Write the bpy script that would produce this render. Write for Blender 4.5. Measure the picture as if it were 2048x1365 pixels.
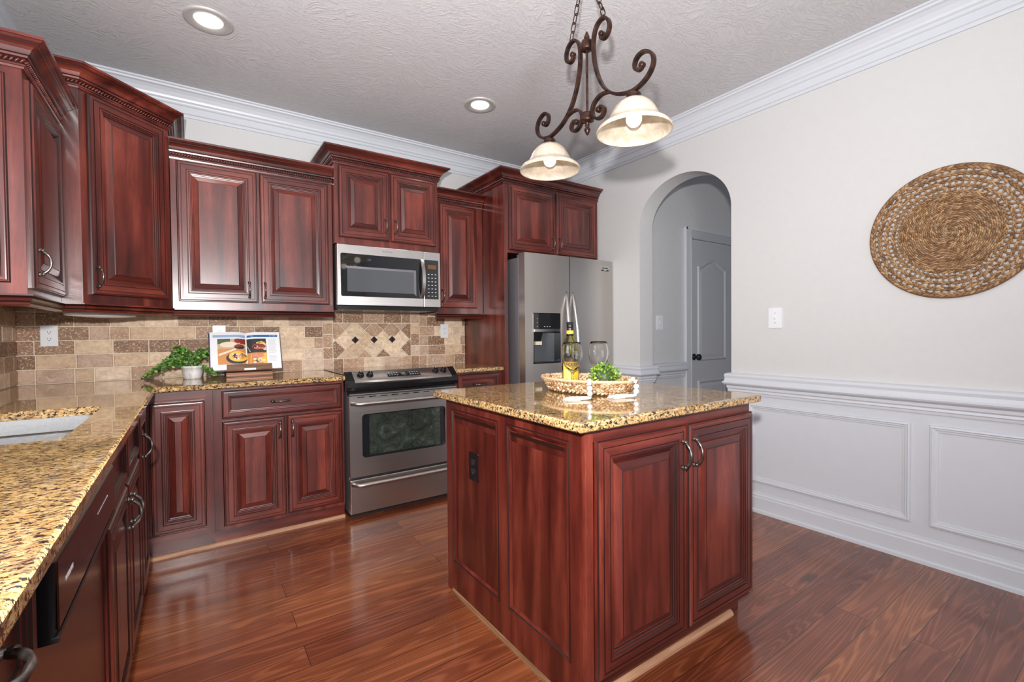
import bpy, bmesh, math, random
from mathutils import Vector, Matrix
PI = math.pi
for o in list(bpy.data.objects): bpy.data.objects.remove(o)
SC = bpy.context.scene
COL = SC.collection
random.seed(7)

# ------------------------------------------------------------------ camera
f_px, yaw, pitch, roll = 927.43, 34.6294, -1.0589, -0.5615
cy_, sy_ = math.cos(math.radians(yaw)), math.sin(math.radians(yaw))
cp_, sp_ = math.cos(math.radians(pitch)), math.sin(math.radians(pitch))
cr_, sr_ = math.cos(math.radians(roll)), math.sin(math.radians(roll))
FW = Vector((sy_*cp_, cy_*cp_, sp_))
R0 = Vector((cy_, -sy_, 0)); U0 = R0.cross(FW)
RT = R0*cr_ + U0*sr_; UP = U0*cr_ - R0*sr_
cam = bpy.data.cameras.new('camera'); camo = bpy.data.objects.new('camera', cam); COL.objects.link(camo)
M = Matrix((RT, UP, -FW)).transposed().to_4x4(); M.translation = Vector((0.7995, -3.6421, 1.1778))
camo.matrix_world = M
cam.sensor_width = 36; cam.lens = 36*f_px/2048; cam.clip_start = 0.03
SC.camera = camo

# ------------------------------------------------------------------ view + world + big lights
SC.view_settings.view_transform = 'Standard'; SC.view_settings.look = 'None'
SC.view_settings.gamma = 1; SC.view_settings.use_curve_mapping = False
SC.view_settings.exposure = -0.18
w = bpy.data.worlds.new('daylight'); SC.world = w; w.use_nodes = True
w.node_tree.nodes['Background'].inputs[0].default_value = (0.75, 0.87, 1.0, 1)
w.node_tree.nodes['Background'].inputs[1].default_value = 1.2
def lamp(name, kind, loc, power, color=(1,1,1), size=0.1, size_y=None, aim=None):
    l = bpy.data.lights.new(name, kind); l.energy = power; l.color = color
    if kind == 'AREA':
        l.size = size
        if size_y: l.shape = 'RECTANGLE'; l.size_y = size_y
    else: l.shadow_soft_size = size
    o = bpy.data.objects.new(name, l); COL.objects.link(o); o.location = loc
    if aim: o.rotation_euler = (Vector(aim)-Vector(loc)).to_track_quat('-Z', 'Y').to_euler()
    return o
# the photographer's flash on top of the camera
FLASH = lamp('camera_flash', 'SPOT', (0.70, -3.69, 1.43), 415, (1.0, 0.97, 0.95), 0.035, aim=(2.3, -1.0, 1.80))
FLASH.data.spot_size = math.radians(150); FLASH.data.spot_blend = 1.0
# daylight added through unseen windows behind the camera, and the window over the sink
lamp('added_daylight_dining', 'AREA', (2.0, -7.3, 1.5), 45, (0.86, 0.93, 1.0), 2.6, 1.7, (2.0, 0, 1.4))
lamp('added_ceiling_bounce', 'AREA', (1.2, -4.3, 1.5), 80, (.95, .98, 1.0), .5, .5, (1.2, -4.0, 2.7))  # added fill aimed up at the ceiling to brighten the room
lamp('daylight_sink', 'AREA', (-0.12, -2.0, 1.62), 16, (0.9, 0.95, 1.0), 1.2, 0.95, (2, -2.0, 1.3))
lamp('hall_area_light', 'AREA', (5.2, -4.2, 1.5), 11, (0.8, 0.88, 1.0), 1.0, 1.5, (5.0, -1.0, 1.3))  # cool area light inside the hallway, no window modelled there

# ------------------------------------------------------------------ materials
def mat(name, base=(.8,.8,.8), rough=.5, metal=0, spec=.5, coat=0, coat_r=.05, trans=0, ior=1.5, emis=None, es=0):
    m = bpy.data.materials.new(name); m.use_nodes = True
    b = m.node_tree.nodes['Principled BSDF']
    b.inputs['Base Color'].default_value = (*base, 1); b.inputs['Roughness'].default_value = rough
    b.inputs['Metallic'].default_value = metal; b.inputs['Specular IOR Level'].default_value = spec
    b.inputs['Coat Weight'].default_value = coat; b.inputs['Coat Roughness'].default_value = coat_r
    b.inputs['Transmission Weight'].default_value = trans; b.inputs['IOR'].default_value = ior
    if emis: b.inputs['Emission Color'].default_value = (*emis, 1); b.inputs['Emission Strength'].default_value = es
    return m
class NT:
    def __init__(s, m): s.t = m.node_tree; s.b = s.t.nodes['Principled BSDF']
    def n(s, kind, **kw):
        nd = s.t.nodes.new(kind)
        for k, v in kw.items():
            if k.startswith('_'): nd.inputs[k[1:].replace('_', ' ')].default_value = v
            else: setattr(nd, k, v)
        return nd
    def l(s, a, b): s.t.links.new(a, b)
    def coord(s, kind='Object', scale=(1,1,1), loc=(0,0,0), rnd=False, rot=(0,0,0)):
        tc = s.n('ShaderNodeTexCoord'); mp = s.n('ShaderNodeMapping')
        mp.inputs['Scale'].default_value = scale; mp.inputs['Location'].default_value = loc; mp.inputs['Rotation'].default_value = rot
        src = tc.outputs[kind]
        if rnd:
            oi = s.n('ShaderNodeObjectInfo'); ad = s.n('ShaderNodeVectorMath', operation='ADD')
            ml = s.n('ShaderNodeMath', operation='MULTIPLY'); ml.inputs[1].default_value = 37.0
            s.l(oi.outputs['Random'], ml.inputs[0]); s.l(src, ad.inputs[0]); s.l(ml.outputs[0], ad.inputs[1]); src = ad.outputs[0]
        s.l(src, mp.inputs['Vector']); return mp.outputs[0]
    def noise(s, vec, scale, detail=4, rough=.5, dist=0):
        nd = s.n('ShaderNodeTexNoise'); nd.inputs['Scale'].default_value = scale; nd.inputs['Detail'].default_value = detail
        nd.inputs['Roughness'].default_value = rough; nd.inputs['Distortion'].default_value = dist
        s.l(vec, nd.inputs['Vector']); return nd.outputs['Fac']
    def ramp(s, fac, stops, interp='LINEAR'):
        r = s.n('ShaderNodeValToRGB'); r.color_ramp.interpolation = interp; e = r.color_ramp.elements
        while len(e) < len(stops): e.new(0.5)
        for i, (p, c) in enumerate(stops): e[i].position = p; e[i].color = (*c, 1) if len(c) == 3 else c
        s.l(fac, r.inputs[0]); return r.outputs[0]
    def mix(s, fac, a, b, mode='MIX'):
        m = s.n('ShaderNodeMix', data_type='RGBA', blend_type=mode)
        if isinstance(fac, (int, float)): m.inputs[0].default_value = fac
        else: s.l(fac, m.inputs[0])
        for i, x in ((6, a), (7, b)):
            if isinstance(x, tuple): m.inputs[i].default_value = (*x, 1)
            else: s.l(x, m.inputs[i])
        return m.outputs[2]
    def bump(s, h, strength=.2, dist=.01):
        b = s.n('ShaderNodeBump'); b.inputs['Strength'].default_value = strength; b.inputs['Distance'].default_value = dist
        s.l(h, b.inputs['Height']); s.l(b.outputs[0], s.b.inputs['Normal'])

def wood(name, stretch, dark=1.0):
    m = mat(name, rough=.34, coat=.5, coat_r=.2, spec=.5); t = NT(m)
    v = t.coord('Object', stretch, rnd=True)
    big = t.noise(v, 1.6, 3, .5, .4); fine = t.noise(v, 22, 5, .65, .3)
    v2 = t.coord('Object', (3, 3, 3), rnd=True); blotch = t.noise(v2, 1.3, 3, .6)
    c = t.ramp(big, [(.3, (.046*dark, .0060*dark, .0042*dark)), (.5, (.112*dark, .0165*dark, .0105*dark)), (.72, (.225*dark, .043*dark, .026*dark))])
    g = t.ramp(fine, [(.3, (.62, .58, .55)), (.55, (1, 1, 1))])
    c = t.mix(.75, c, g, 'MULTIPLY')
    c2 = t.ramp(blotch, [(.35, (.7, .62, .6)), (.65, (1.15, 1.15, 1.12))])
    c = t.mix(.7, c, c2, 'MULTIPLY')
    t.l(c, t.b.inputs['Base Color'])
    t.bump(fine, .06, .002)
    return m
WV = wood('cherry_vertical', (9, 9, .9)); WH = wood('cherry_horizontal', (.9, 9, 9)); WD = wood('cherry_deep', (9, 9, .9), .75)
GLZ = mat('dark_glaze', (.018, .005, .004), .35)  # groove glaze, its lines widened in place of ambient shade
def simple_noise(name, c1, c2, scale, rough, bump=0, metal=0, stretch=(1,1,1), coat=0, detail=4, lo=.35, hi=.65):
    m = mat(name, rough=rough, metal=metal, coat=coat); t = NT(m)
    f = t.noise(t.coord('Object', stretch), scale, detail); t.l(t.ramp(f, [(lo, c1), (hi, c2)]), t.b.inputs['Base Color'])
    if bump: t.bump(f, bump, .003)
    return m
WALLP = simple_noise('wall_paint', (.61, .605, .60), (.62, .615, .61), 30, .55, .0)
WHITE = simple_noise('white_trim_paint', (.61, .63, .675), (.62, .64, .685), 20, .35, .0)
HALLP = simple_noise('hall_paint', (.60, .605, .615), (.62, .625, .635), 20, .55, .02)
# ceiling: brushed texture
CEIL = mat('ceiling_plaster', (.60, .585, .60), .8); t = NT(CEIL)
v = t.coord('Object', (1, 1, 1)); warp = t.n('ShaderNodeTexNoise'); warp.inputs['Scale'].default_value = 2.2; warp.inputs['Detail'].default_value = 2
t.l(v, warp.inputs['Vector']); mx = t.n('ShaderNodeMix', data_type='RGBA'); mx.inputs[0].default_value = .35
t.l(v, mx.inputs[6]); t.l(warp.outputs['Color'], mx.inputs[7])
mp = t.n('ShaderNodeMapping'); mp.inputs['Scale'].default_value = (14, 46, 10); mp.inputs['Rotation'].default_value = (0, 0, .6); t.l(mx.outputs[2], mp.inputs[0])
h = t.noise(mp.outputs[0], 2.2, 5, .6, 1.2)
t.bump(t.ramp(h, [(.48, (0,0,0)), (.62, (1,1,1))]), .38, .006)
# floor planks
FLOOR = mat('plank_floor', rough=.26, coat=.4, coat_r=.11, spec=.5); t = NT(FLOOR)
v = t.coord('Object', (1, 1, 1), loc=(.07, .06, 0))
br = t.n('ShaderNodeTexBrick', offset=.37, offset_frequency=2); t.l(v, br.inputs['Vector'])
for k, x in (('Scale', 1.0), ('Mortar Size', .0011), ('Mortar Smooth', .1), ('Bias', 0.0), ('Brick Width', 1.9), ('Row Height', .131)): br.inputs[k].default_value = x
br.inputs['Color1'].default_value = (0, 0, 0, 1); br.inputs['Color2'].default_value = (1, 1, 1, 1); br.inputs['Mortar'].default_value = (.5, .5, .5, 1)
sep = t.n('ShaderNodeSeparateColor'); t.l(br.outputs['Color'], sep.inputs[0])
off = t.n('ShaderNodeVectorMath', operation='MULTIPLY_ADD'); off.inputs[1].default_value = (11, 7, 5); t.l(br.outputs['Color'], off.inputs[0]); t.l(v, off.inputs[2])
mp = t.n('ShaderNodeMapping'); mp.inputs['Scale'].default_value = (.28, 4.2, 1); t.l(off.outputs[0], mp.inputs[0])
gr = t.noise(mp.outputs[0], 1.3, 2, .5, .5)
wv = t.n('ShaderNodeMath', operation='MULTIPLY'); wv.inputs[1].default_value = 165; t.l(gr, wv.inputs[0])
sn = t.n('ShaderNodeMath', operation='SINE'); t.l(wv.outputs[0], sn.inputs[0])
mp2 = t.n('ShaderNodeMapping'); mp2.inputs['Scale'].default_value = (1.1, 85, 1); t.l(off.outputs[0], mp2.inputs[0])
fine = t.noise(mp2.outputs[0], 1.5, 3, .6)
base = t.ramp(sep.outputs[0], [(0, (.165, .042, .019)), (.35, (.235, .070, .028)), (.65, (.29, .095, .036)), (1, (.20, .052, .022))])
g1 = t.ramp(sn.outputs[0], [(.0, (.74, .66, .62)), (.55, (1.0, 1.0, 1.0)), (1, (1.28, 1.34, 1.40))])
c = t.mix(.75, base, g1, 'MULTIPLY')
g2 = t.ramp(fine, [(.3, (.74, .68, .66)), (.7, (1.22, 1.24, 1.26))]); c = t.mix(.7, c, g2, 'MULTIPLY')
bl = t.noise(v, 1.7, 3, .6); c = t.mix(.6, c, t.ramp(bl, [(.3, (.48, .38, .36)), (.65, (1.3, 1.35, 1.35))]), 'MULTIPLY')
# knots
vk = t.n('ShaderNodeMapping'); vk.inputs['Scale'].default_value = (1.1, 3.0, 1); t.l(off.outputs[0], vk.inputs[0])
vo = t.n('ShaderNodeTexVoronoi'); vo.inputs['Scale'].default_value = 1.25; t.l(vk.outputs[0], vo.inputs['Vector'])
c = t.mix(t.ramp(vo.outputs['Distance'], [(.02, (1, 1, 1)), (.13, (0, 0, 0))]), c, (.022, .008, .005))
c = t.mix(br.outputs['Fac'], c, (.02, .008, .005))
t.l(c, t.b.inputs['Base Color']); t.bump(fine, .05, .001)
# granite
GRAN = mat('golden_granite', rough=.06, coat=.5, coat_r=.02, spec=.6); t = NT(GRAN)
v = t.coord('Object', (1, 1.0, 1.6), rot=(0, 0, .5)); vs = t.coord('Object', (1.0, 1.7, 1.6), rot=(0, 0, .55))
a = t.noise(vs, 52, 5, .7, .6); b2 = t.noise(vs, 78, 4, .72, .5); d = t.noise(v, 13, 4, .6, .6)
c = t.ramp(a, [(.3, (.20, .085, .028)), (.43, (.48, .27, .10)), (.58, (.64, .43, .19)), (.76, (.74, .60, .37))])
c = t.mix(t.ramp(d, [(.40, (1, 1, 1)), (.52, (0, 0, 0))]), c, t.ramp(a, [(.35, (.10, .045, .02)), (.6, (.58, .38, .18))]))
c = t.mix(t.ramp(b2, [(.44, (1, 1, 1)), (.48, (0, 0, 0))]), c, (.020, .014, .013))
t.l(c, t.b.inputs['Base Color'])
# travertine tile (colour of each tile kept on the mesh)
TILE = mat('travertine', rough=.55, spec=.3); t = NT(TILE)
at = t.n('ShaderNodeAttribute', attribute_name='tint'); v = t.coord('Object', (1, 1, 1.3))
n1 = t.noise(v, 26, 5, .65, .8); n2 = t.noise(v, 85, 4, .7, .6)
c = t.mix(.8, at.outputs['Color'], t.ramp(n1, [(.3, (.66, .60, .55)), (.7, (1.25, 1.27, 1.3))]), 'MULTIPLY')
pit = t.ramp(n2, [(.54, (0, 0, 0)), (.62, (1, 1, 1))])
pm = t.n('ShaderNodeMath', operation='MULTIPLY'); t.l(pit, pm.inputs[0]); t.l(at.outputs['Alpha'], pm.inputs[1])
c = t.mix(pm.outputs[0], c, (.72, .58, .43)); t.l(c, t.b.inputs['Base Color']); t.bump(n2, .25, .003)
GROUT = simple_noise('cream_grout', (.70, .58, .44), (.78, .66, .52), 60, .8)
def brushed(name, col, rough, stretch, aniso=.6):
    m = mat(name, col, rough, 1.0); t = NT(m)
    f = t.noise(t.coord('Object', stretch), 3, 6, .7)
    t.l(t.ramp(f, [(.3, tuple(x*.95 for x in col)), (.7, tuple(min(1, x*1.04) for x in col))]), t.b.inputs['Base Color'])
    r = t.n('ShaderNodeMapRange'); r.inputs['To Min'].default_value = rough*.8; r.inputs['To Max'].default_value = rough*1.25
    t.l(f, r.inputs[0]); t.l(r.outputs[0], t.b.inputs['Roughness'])
    t.b.inputs['Anisotropic'].default_value = aniso
    return m
STEELV = brushed('brushed_steel_vertical', (.50, .465, .435), .32, (90, 90, 1)); STEELH = brushed('brushed_steel_horizontal', (.53, .50, .48), .33, (1, 90, 90))
SINKS = brushed('sink_steel', (.48, .49, .50), .35, (40, 1, 40)); SMOOTH = mat('polished_steel', (.62, .60, .58), .16, 1)
DGRAY = mat('grey_case_metal', (.22, .21, .23), .45, .6); SLATE = brushed('dark_stainless', (.20, .14, .13), .22, (90, 1, 90), .3); SLATE2 = brushed('dark_stainless_panel', (.11, .065, .058), .16, (90, 1, 90), .3)
BLK = mat('black_plastic', (.008, .008, .009), .22); BLKM = mat('black_matte', (.01, .01, .01), .6)
BGLASS = mat('black_glass', (.012, .013, .015), .03, coat=.6); MWGLASS = mat('microwave_glass', (.085, .09, .10), .05, .0, coat=.8, coat_r=.03)
OVENG = mat('oven_glass', rough=.06, coat=.6); t = NT(OVENG); v = t.coord('Object', (1, 1, 1)); f = t.noise(v, 9, 6, .8, 1.5)
t.l(t.ramp(f, [(.35, (.016, .018, .015)), (.55, (.035, .045, .036)), (.72, (.10, .14, .12))]), t.b.inputs['Base Color'])
COOK = mat('cooktop_glass', (.015, .015, .017), .03, coat=.5)
PEWTER = simple_noise('aged_pewter', (.10, .085, .075), (.26, .23, .21), 60, .3, .1, .9)
BRONZE = simple_noise('oil_rubbed_bronze', (.030, .015, .012), (.085, .038, .027), 28, .32, .05, .75)
BULB = mat('lit_bulb', (1, 1, 1), .5, emis=(1, .95, .88), es=1.35)
LED = mat('led_lens', (1, 1, 1), .5, emis=(1, .97, .92), es=3)
SHADE = mat('alabaster_glass', rough=.3, coat=.3); t = NT(SHADE)
t.l(t.ramp(t.noise(t.coord('Object'), 26, 4, .6, 1.2), [(.4, (.56, .47, .36)), (.6, (.66, .60, .52))]), t.b.inputs['Base Color'])
tl = t.n('ShaderNodeBsdfTranslucent'); tl.inputs[0].default_value = (.95, .80, .58, 1); ms = t.n('ShaderNodeMixShader'); ms.inputs[0].default_value = .22
t.l(t.b.outputs[0], ms.inputs[1]); t.l(tl.outputs[0], ms.inputs[2]); t.l(ms.outputs[0], t.t.nodes['Material Output'].inputs[0])
WICK = mat('water_hyacinth', rough=.6); t = NT(WICK); at = t.n('ShaderNodeAttribute', attribute_name='tint')
t.l(t.mix(.5, at.outputs['Color'], t.ramp(t.noise(t.coord('Object', (1, 1, 1)), 120, 4), [(.3, (.6, .55, .5)), (.7, (1.2, 1.2, 1.2))]), 'MULTIPLY'), t.b.inputs['Base Color'])
LEAF = mat('leaf_green', rough=.45); t = NT(LEAF); at = t.n('ShaderNodeAttribute', attribute_name='tint'); t.l(at.outputs['Color'], t.b.inputs['Base Color'])
POT = simple_noise('whitewashed_clay', (.52, .50, .47), (.78, .77, .75), 50, .7, .3, stretch=(1, 1, .3))
PAPER = mat('paper', (.82, .82, .84), .6); PEDGE = simple_noise('page_edges', (.55, .42, .28), (.80, .68, .50), 200, .7, stretch=(1, .1, .1))
GLASS = mat('clear_glass', (1, 1, 1), .0, trans=1, ior=1.45); WINE = mat('white_wine', (.95, .72, .08), .0, trans=1, ior=1.34)
BOTG = mat('olive_bottle_glass', (.70, .66, .22), .02, trans=1, ior=1.45); LBL = mat('yellow_label', (.85, .52, .02), .5); LBL2 = mat('pale_yellow_label', (.86, .72, .16), .5)
BEADM = mat('white_bead', (.62, .61, .59), .4); COTTON = simple_noise('cream_cotton', (.55, .53, .47), (.66, .64, .58), 300, .9, .4)
PLATE = mat('white_plastic', (.78, .79, .82), .3); SLOT = mat('dark_slot', (.02, .02, .02), .5)
QR = simple_noise('pale_shoe_molding', (.36, .18, .10), (.52, .29, .17), 12, .35, stretch=(.4, 6, 6))
QRD = simple_noise('worn_shoe_molding', (.16, .075, .035), (.34, .19, .09), 12, .4, stretch=(6, .4, 6))
GRAYD = mat('grey_door_paint', (.50, .51, .54), .4)
def col(name, c, r=.5): return mat(name, c, r)

# ------------------------------------------------------------------ mesh helpers
class MB:
    def __init__(s): s.v = []; s.f = []; s.m = []; s.mats = []; s.sm = []; s.c = {}
    def mi(s, m):
        if m not in s.mats: s.mats.append(m)
        return s.mats.index(m)
    def add(s, vs, fs, m, smooth=False, tint=None, T=None):
        o = len(s.v)
        for p in vs:
            p = Vector(p)
            s.v.append(tuple(T @ p) if T else tuple(p))
        k = s.mi(m)
        for q in fs:
            if tint: s.c[len(s.f)] = tint
            s.f.append([o+i for i in q]); s.m.append(k); s.sm.append(smooth)
    def box(s, x0, x1, y0, y1, z0, z1, m, T=None, tint=None):
        if x0 > x1: x0, x1 = x1, x0
        if y0 > y1: y0, y1 = y1, y0
        vs = [(x0,y0,z0),(x1,y0,z0),(x1,y1,z0),(x0,y1,z0),(x0,y0,z1),(x1,y0,z1),(x1,y1,z1),(x0,y1,z1)]
        s.add(vs, [(0,3,2,1),(4,5,6,7),(0,1,5,4),(1,2,6,5),(2,3,7,6),(3,0,4,7)], m, tint=tint, T=T)
    def prism(s, poly, z0, z1, m, T=None, m_side=None):      # poly in xy, extruded in z
        n = len(poly)
        s.add([(x,y,z0) for x,y in poly]+[(x,y,z1) for x,y in poly], [tuple(range(n-1,-1,-1)), tuple(range(n,2*n))], m, T=T)
        s.add([(x,y,z0) for x,y in poly]+[(x,y,z1) for x,y in poly], [(i,(i+1)%n,n+(i+1)%n,n+i) for i in range(n)], m_side or m, T=T)
    def lathe(s, prof, m, seg=32, T=None, smooth=True, tint=None, a0=0, a1=2*PI):
        full = abs(a1-a0-2*PI) < 1e-6; n = seg if full else seg+1
        vs = []
        for r, z in prof:
            for i in range(n):
                a = a0+(a1-a0)*i/seg; vs.append((r*math.cos(a), r*math.sin(a), z))
        fs = []
        for j in range(len(prof)-1):
            for i in range(seg):
                i2 = (i+1) % n if full else i+1
                fs.append((j*n+i, j*n+i2, (j+1)*n+i2, (j+1)*n+i))
        s.add(vs, fs, m, smooth, tint, T)
    def sweep(s, path, prof, m, closed=False, smooth=False, mfun=None):
        """prof: (out, z) offsets; path: 3D points in the horizontal plane, out = right-hand side of travel"""
        P = [Vector(p) for p in path]; n = len(P); rings = []
        for i in range(n):
            a = P[i-1] if (i > 0 or closed) else None; b = P[(i+1) % n] if (i < n-1 or closed) else None
            d1 = (P[i]-a).normalized() if a is not None else None; d2 = (b-P[i]).normalized() if b is not None else None
            n1 = Vector((d1.y, -d1.x, 0)) if d1 else None; n2 = Vector((d2.y, -d2.x, 0)) if d2 else None
            if n1 is None: o = n2
            elif n2 is None: o = n1
            else:
                o = n1+n2; o = o/max(o.dot(n1), .2)
            rings.append([(P[i].x+o.x*q, P[i].y+o.y*q, P[i].z+z) for q, z in prof])
        k = len(prof); vs = [p for r in rings for p in r]; rng = range(n if closed else n-1)
        for j in range(k-1):
            fs = [(i*k+j, ((i+1)%n)*k+j, ((i+1)%n)*k+j+1, i*k+j+1) for i in rng]
            s.add(vs if j == 0 else [], [], m) if False else None
            base = len(s.v) if j == 0 else base
            if j == 0: s.add(vs, [], m)
            mm = mfun(j) if mfun else m; kk = s.mi(mm)
            for q in fs: s.f.append([base+x for x in q]); s.m.append(kk); s.sm.append(smooth)
        if not closed:
            for r in (0, n-1):
                q = [base+r*k+j for j in range(k)]
                s.f.append(q if r else q[::-1]); s.m.append(s.mi(m)); s.sm.append(False)
    def tube(s, pts, rad, m, seg=10, closed=False, smooth=True, tint=None, T=None, caps=True, up=None, section=None):
        P = [Vector(p) for p in pts]; n = len(P)
        R = rad if isinstance(rad, (list, tuple)) else [rad]*n
        prev = None; vs = []
        for i in range(n):
            if closed: d = P[(i+1)%n]-P[i-1]
            else: d = P[min(i+1, n-1)]-P[max(i-1, 0)]
            d.normalize()
            if up is not None: a = Vector(up)
            elif prev is not None: a = prev
            else: a = Vector((0,0,1)) if abs(d.z) < .9 else Vector((1,0,0))
            x = (a-d*a.dot(d)).normalized(); y = d.cross(x); prev = x
            if section:
                for (u, w2) in section: vs.append(P[i]+(x*u+y*w2)*R[i])
            else:
                for j in range(seg):
                    t_ = 2*PI*j/seg; vs.append(P[i]+(x*math.cos(t_)+y*math.sin(t_))*R[i])
        if section: seg = len(section)
        fs = [(i*seg+j, i*seg+(j+1)%seg, ((i+1)%n)*seg+(j+1)%seg, ((i+1)%n)*seg+j) for i in range(n if closed else n-1) for j in range(seg)]
        if caps and not closed: fs += [tuple(range(seg-1,-1,-1)), tuple(range((n-1)*seg, n*seg))]
        s.add(vs, fs, m, smooth, tint, T)
    def ball(s, c, r, m, seg=12, rings=8, T=None, tint=None, sc=(1,1,1)):
        prof = [(max(r*math.sin(PI*i/rings), 1e-5), -r*math.cos(PI*i/rings)) for i in range(rings+1)]
        TT = Matrix.Translation(Vector(c)) @ Matrix.Diagonal((*sc, 1))
        s.lathe(prof, m, seg, (T @ TT) if T else TT, True, tint)
    def leaf(s, p, d, nrm, L, W, tint, m=None):
        p = Vector(p); d = Vector(d).normalized(); nrm = Vector(nrm); x = d.cross(nrm)
        if x.length < 1e-4: x = d.cross(Vector((.3,.5,.8)))
        x.normalize(); u = x.cross(d)
        vs = [p, p+d*L*.35+x*W*.5+u*W*.12, p+d*L*.75+x*W*.38+u*W*.1, p+d*L, p+d*L*.75-x*W*.38+u*W*.1, p+d*L*.35-x*W*.5+u*W*.12, p+d*L*.5-u*W*.05]
        s.add(vs, [(0,1,6),(1,2,6),(2,3,6),(3,4,6),(4,5,6),(5,0,6)], m or LEAF, False, tint)
    def build(s, name, parent=None, bevel=0, merge=False, T=None, auto=False):
        me = bpy.data.meshes.new(name); me.from_pydata(s.v, [], s.f)
        for m in s.mats: me.materials.append(m)
        me.polygons.foreach_set('material_index', s.m); me.polygons.foreach_set('use_smooth', s.sm)
        if s.c:
            at = me.color_attributes.new('tint', 'FLOAT_COLOR', 'CORNER'); k = 0
            for i, q in enumerate(s.f):
                c = s.c.get(i, (1,1,1,0))
                for _ in q: at.data[k].color = c; k += 1
        me.update()
        bm = bmesh.new(); bm.from_mesh(me)
        if merge: bmesh.ops.remove_doubles(bm, verts=bm.verts, dist=1e-5)
        bmesh.ops.recalc_face_normals(bm, faces=bm.faces); bm.to_mesh(me); bm.free()
        o = bpy.data.objects.new(name, me); COL.objects.link(o)
        if parent: o.parent = parent
        if T: o.matrix_local = T
        if bevel:
            b = o.modifiers.new('edge', 'BEVEL'); b.width = bevel; b.segments = 2; b.limit_method = 'ANGLE'; b.angle_limit = math.radians(40)
        return o
def tag(o, label=None, cat=None, group=None, kind=None):
    if label: o['label'] = label
    if cat: o['category'] = cat
    if group: o['group'] = group
    if kind: o['kind'] = kind
    return o
def thing(name, loc, label, cat, group=None, rz=0):
    o = bpy.data.objects.new(name, None); COL.objects.link(o); o.location = loc; o.rotation_euler = (0, 0, rz)
    o.empty_display_size = .05
    return tag(o, label, cat, group)
def TR(x, y, z, rz=0): return Matrix.Translation((x, y, z)) @ Matrix.Rotation(rz, 4, 'Z')
def struct(mb, name, **k): return tag(mb.build(name, **k), kind='structure')
def text(body, size, m, parent, T, name='lettering', ext=.0004):
    c = bpy.data.curves.new(name, 'FONT'); c.body = body; c.size = size; c.extrude = ext; c.align_x = 'CENTER'; c.align_y = 'CENTER'
    tmp = bpy.data.objects.new(name+'_tmp', c); COL.objects.link(tmp); bpy.context.view_layer.update()
    me = bpy.data.meshes.new_from_object(tmp.evaluated_get(bpy.context.evaluated_depsgraph_get())); bpy.data.objects.remove(tmp)
    me.materials.clear(); me.materials.append(m)
    o = bpy.data.objects.new(name, me); COL.objects.link(o); o.parent = parent; o.matrix_local = T; return o
FACE_Y = Matrix.Rotation(PI/2, 4, 'X')          # text standing up, read from -Y

# ------------------------------------------------------------------ the room
H = 2.731; W = 3.81; WB = 3.97; YB = -7.0; XE = 6.6
mb = MB(); mb.box(-.2, XE+.2, YB-.4, .2, -.1, 0, FLOOR); struct(mb, 'floor')
mb = MB(); mb.box(-.2, XE+.2, YB-.4, .2, H, H+.1, CEIL); struct(mb, 'ceiling')
mb = MB(); mb.box(-.15, WB, 0, .15, 0, H, WALLP); struct(mb, 'wall_back')
def wall_holes(mb, axis, c0, c1, a0, a1, z0, z1, holes, m):
    xs = sorted({a0, a1, *[h[0] for h in holes], *[h[1] for h in holes]}); zs = sorted({z0, z1, *[h[2] for h in holes], *[h[3] for h in holes]})
    for i in range(len(xs)-1):
        for j in range(len(zs)-1):
            xm, zm = (xs[i]+xs[i+1])/2, (zs[j]+zs[j+1])/2
            if any(h[0] < xm < h[1] and h[2] < zm < h[3] for h in holes): continue
            if axis == 'x': mb.box(c0, c1, xs[i], xs[i+1], zs[j], zs[j+1], m)
            else: mb.box(xs[i], xs[i+1], c0, c1, zs[j], zs[j+1], m)
mb = MB(); wall_holes(mb, 'x', -.15, 0, YB, 0, 0, H, [(-2.6, -1.4, 1.1, 2.15)], WALLP); struct(mb, 'wall_left')
mb = MB(); wall_holes(mb, 'y', YB-.15, YB, -.15, XE, 0, H, [(.7, 1.9, .8, 2.2), (2.1, 3.3, .8, 2.2)], WALLP); struct(mb, 'wall_front')
def window(name, cx, cyy, cz, ww, hh, along):
    fr = MB()
    T = TR(cx, cyy, cz, 0 if along == 'y' else PI/2)
    for a, b_, c_, d_ in ((-ww/2, -ww/2+.05, -hh/2, hh/2), (ww/2-.05, ww/2, -hh/2, hh/2), (-ww/2, ww/2, -hh/2, -hh/2+.05), (-ww/2, ww/2, hh/2-.05, hh/2), (-ww/2, ww/2, -.02, .02), (-.012, .012, -hh/2, hh/2)):
        fr.box(a, b_, -.03, .03, c_, d_, WHITE, T=T)
    o = struct(fr, name)
window('window_1', -.07, -2.0, 1.625, 1.2, 1.05, 'x'); window('window_2', 1.3, YB-.07, 1.5, 1.2, 1.4, 'y'); window('window_3', 2.7, YB-.07, 1.5, 1.2, 1.4, 'y')
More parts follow.
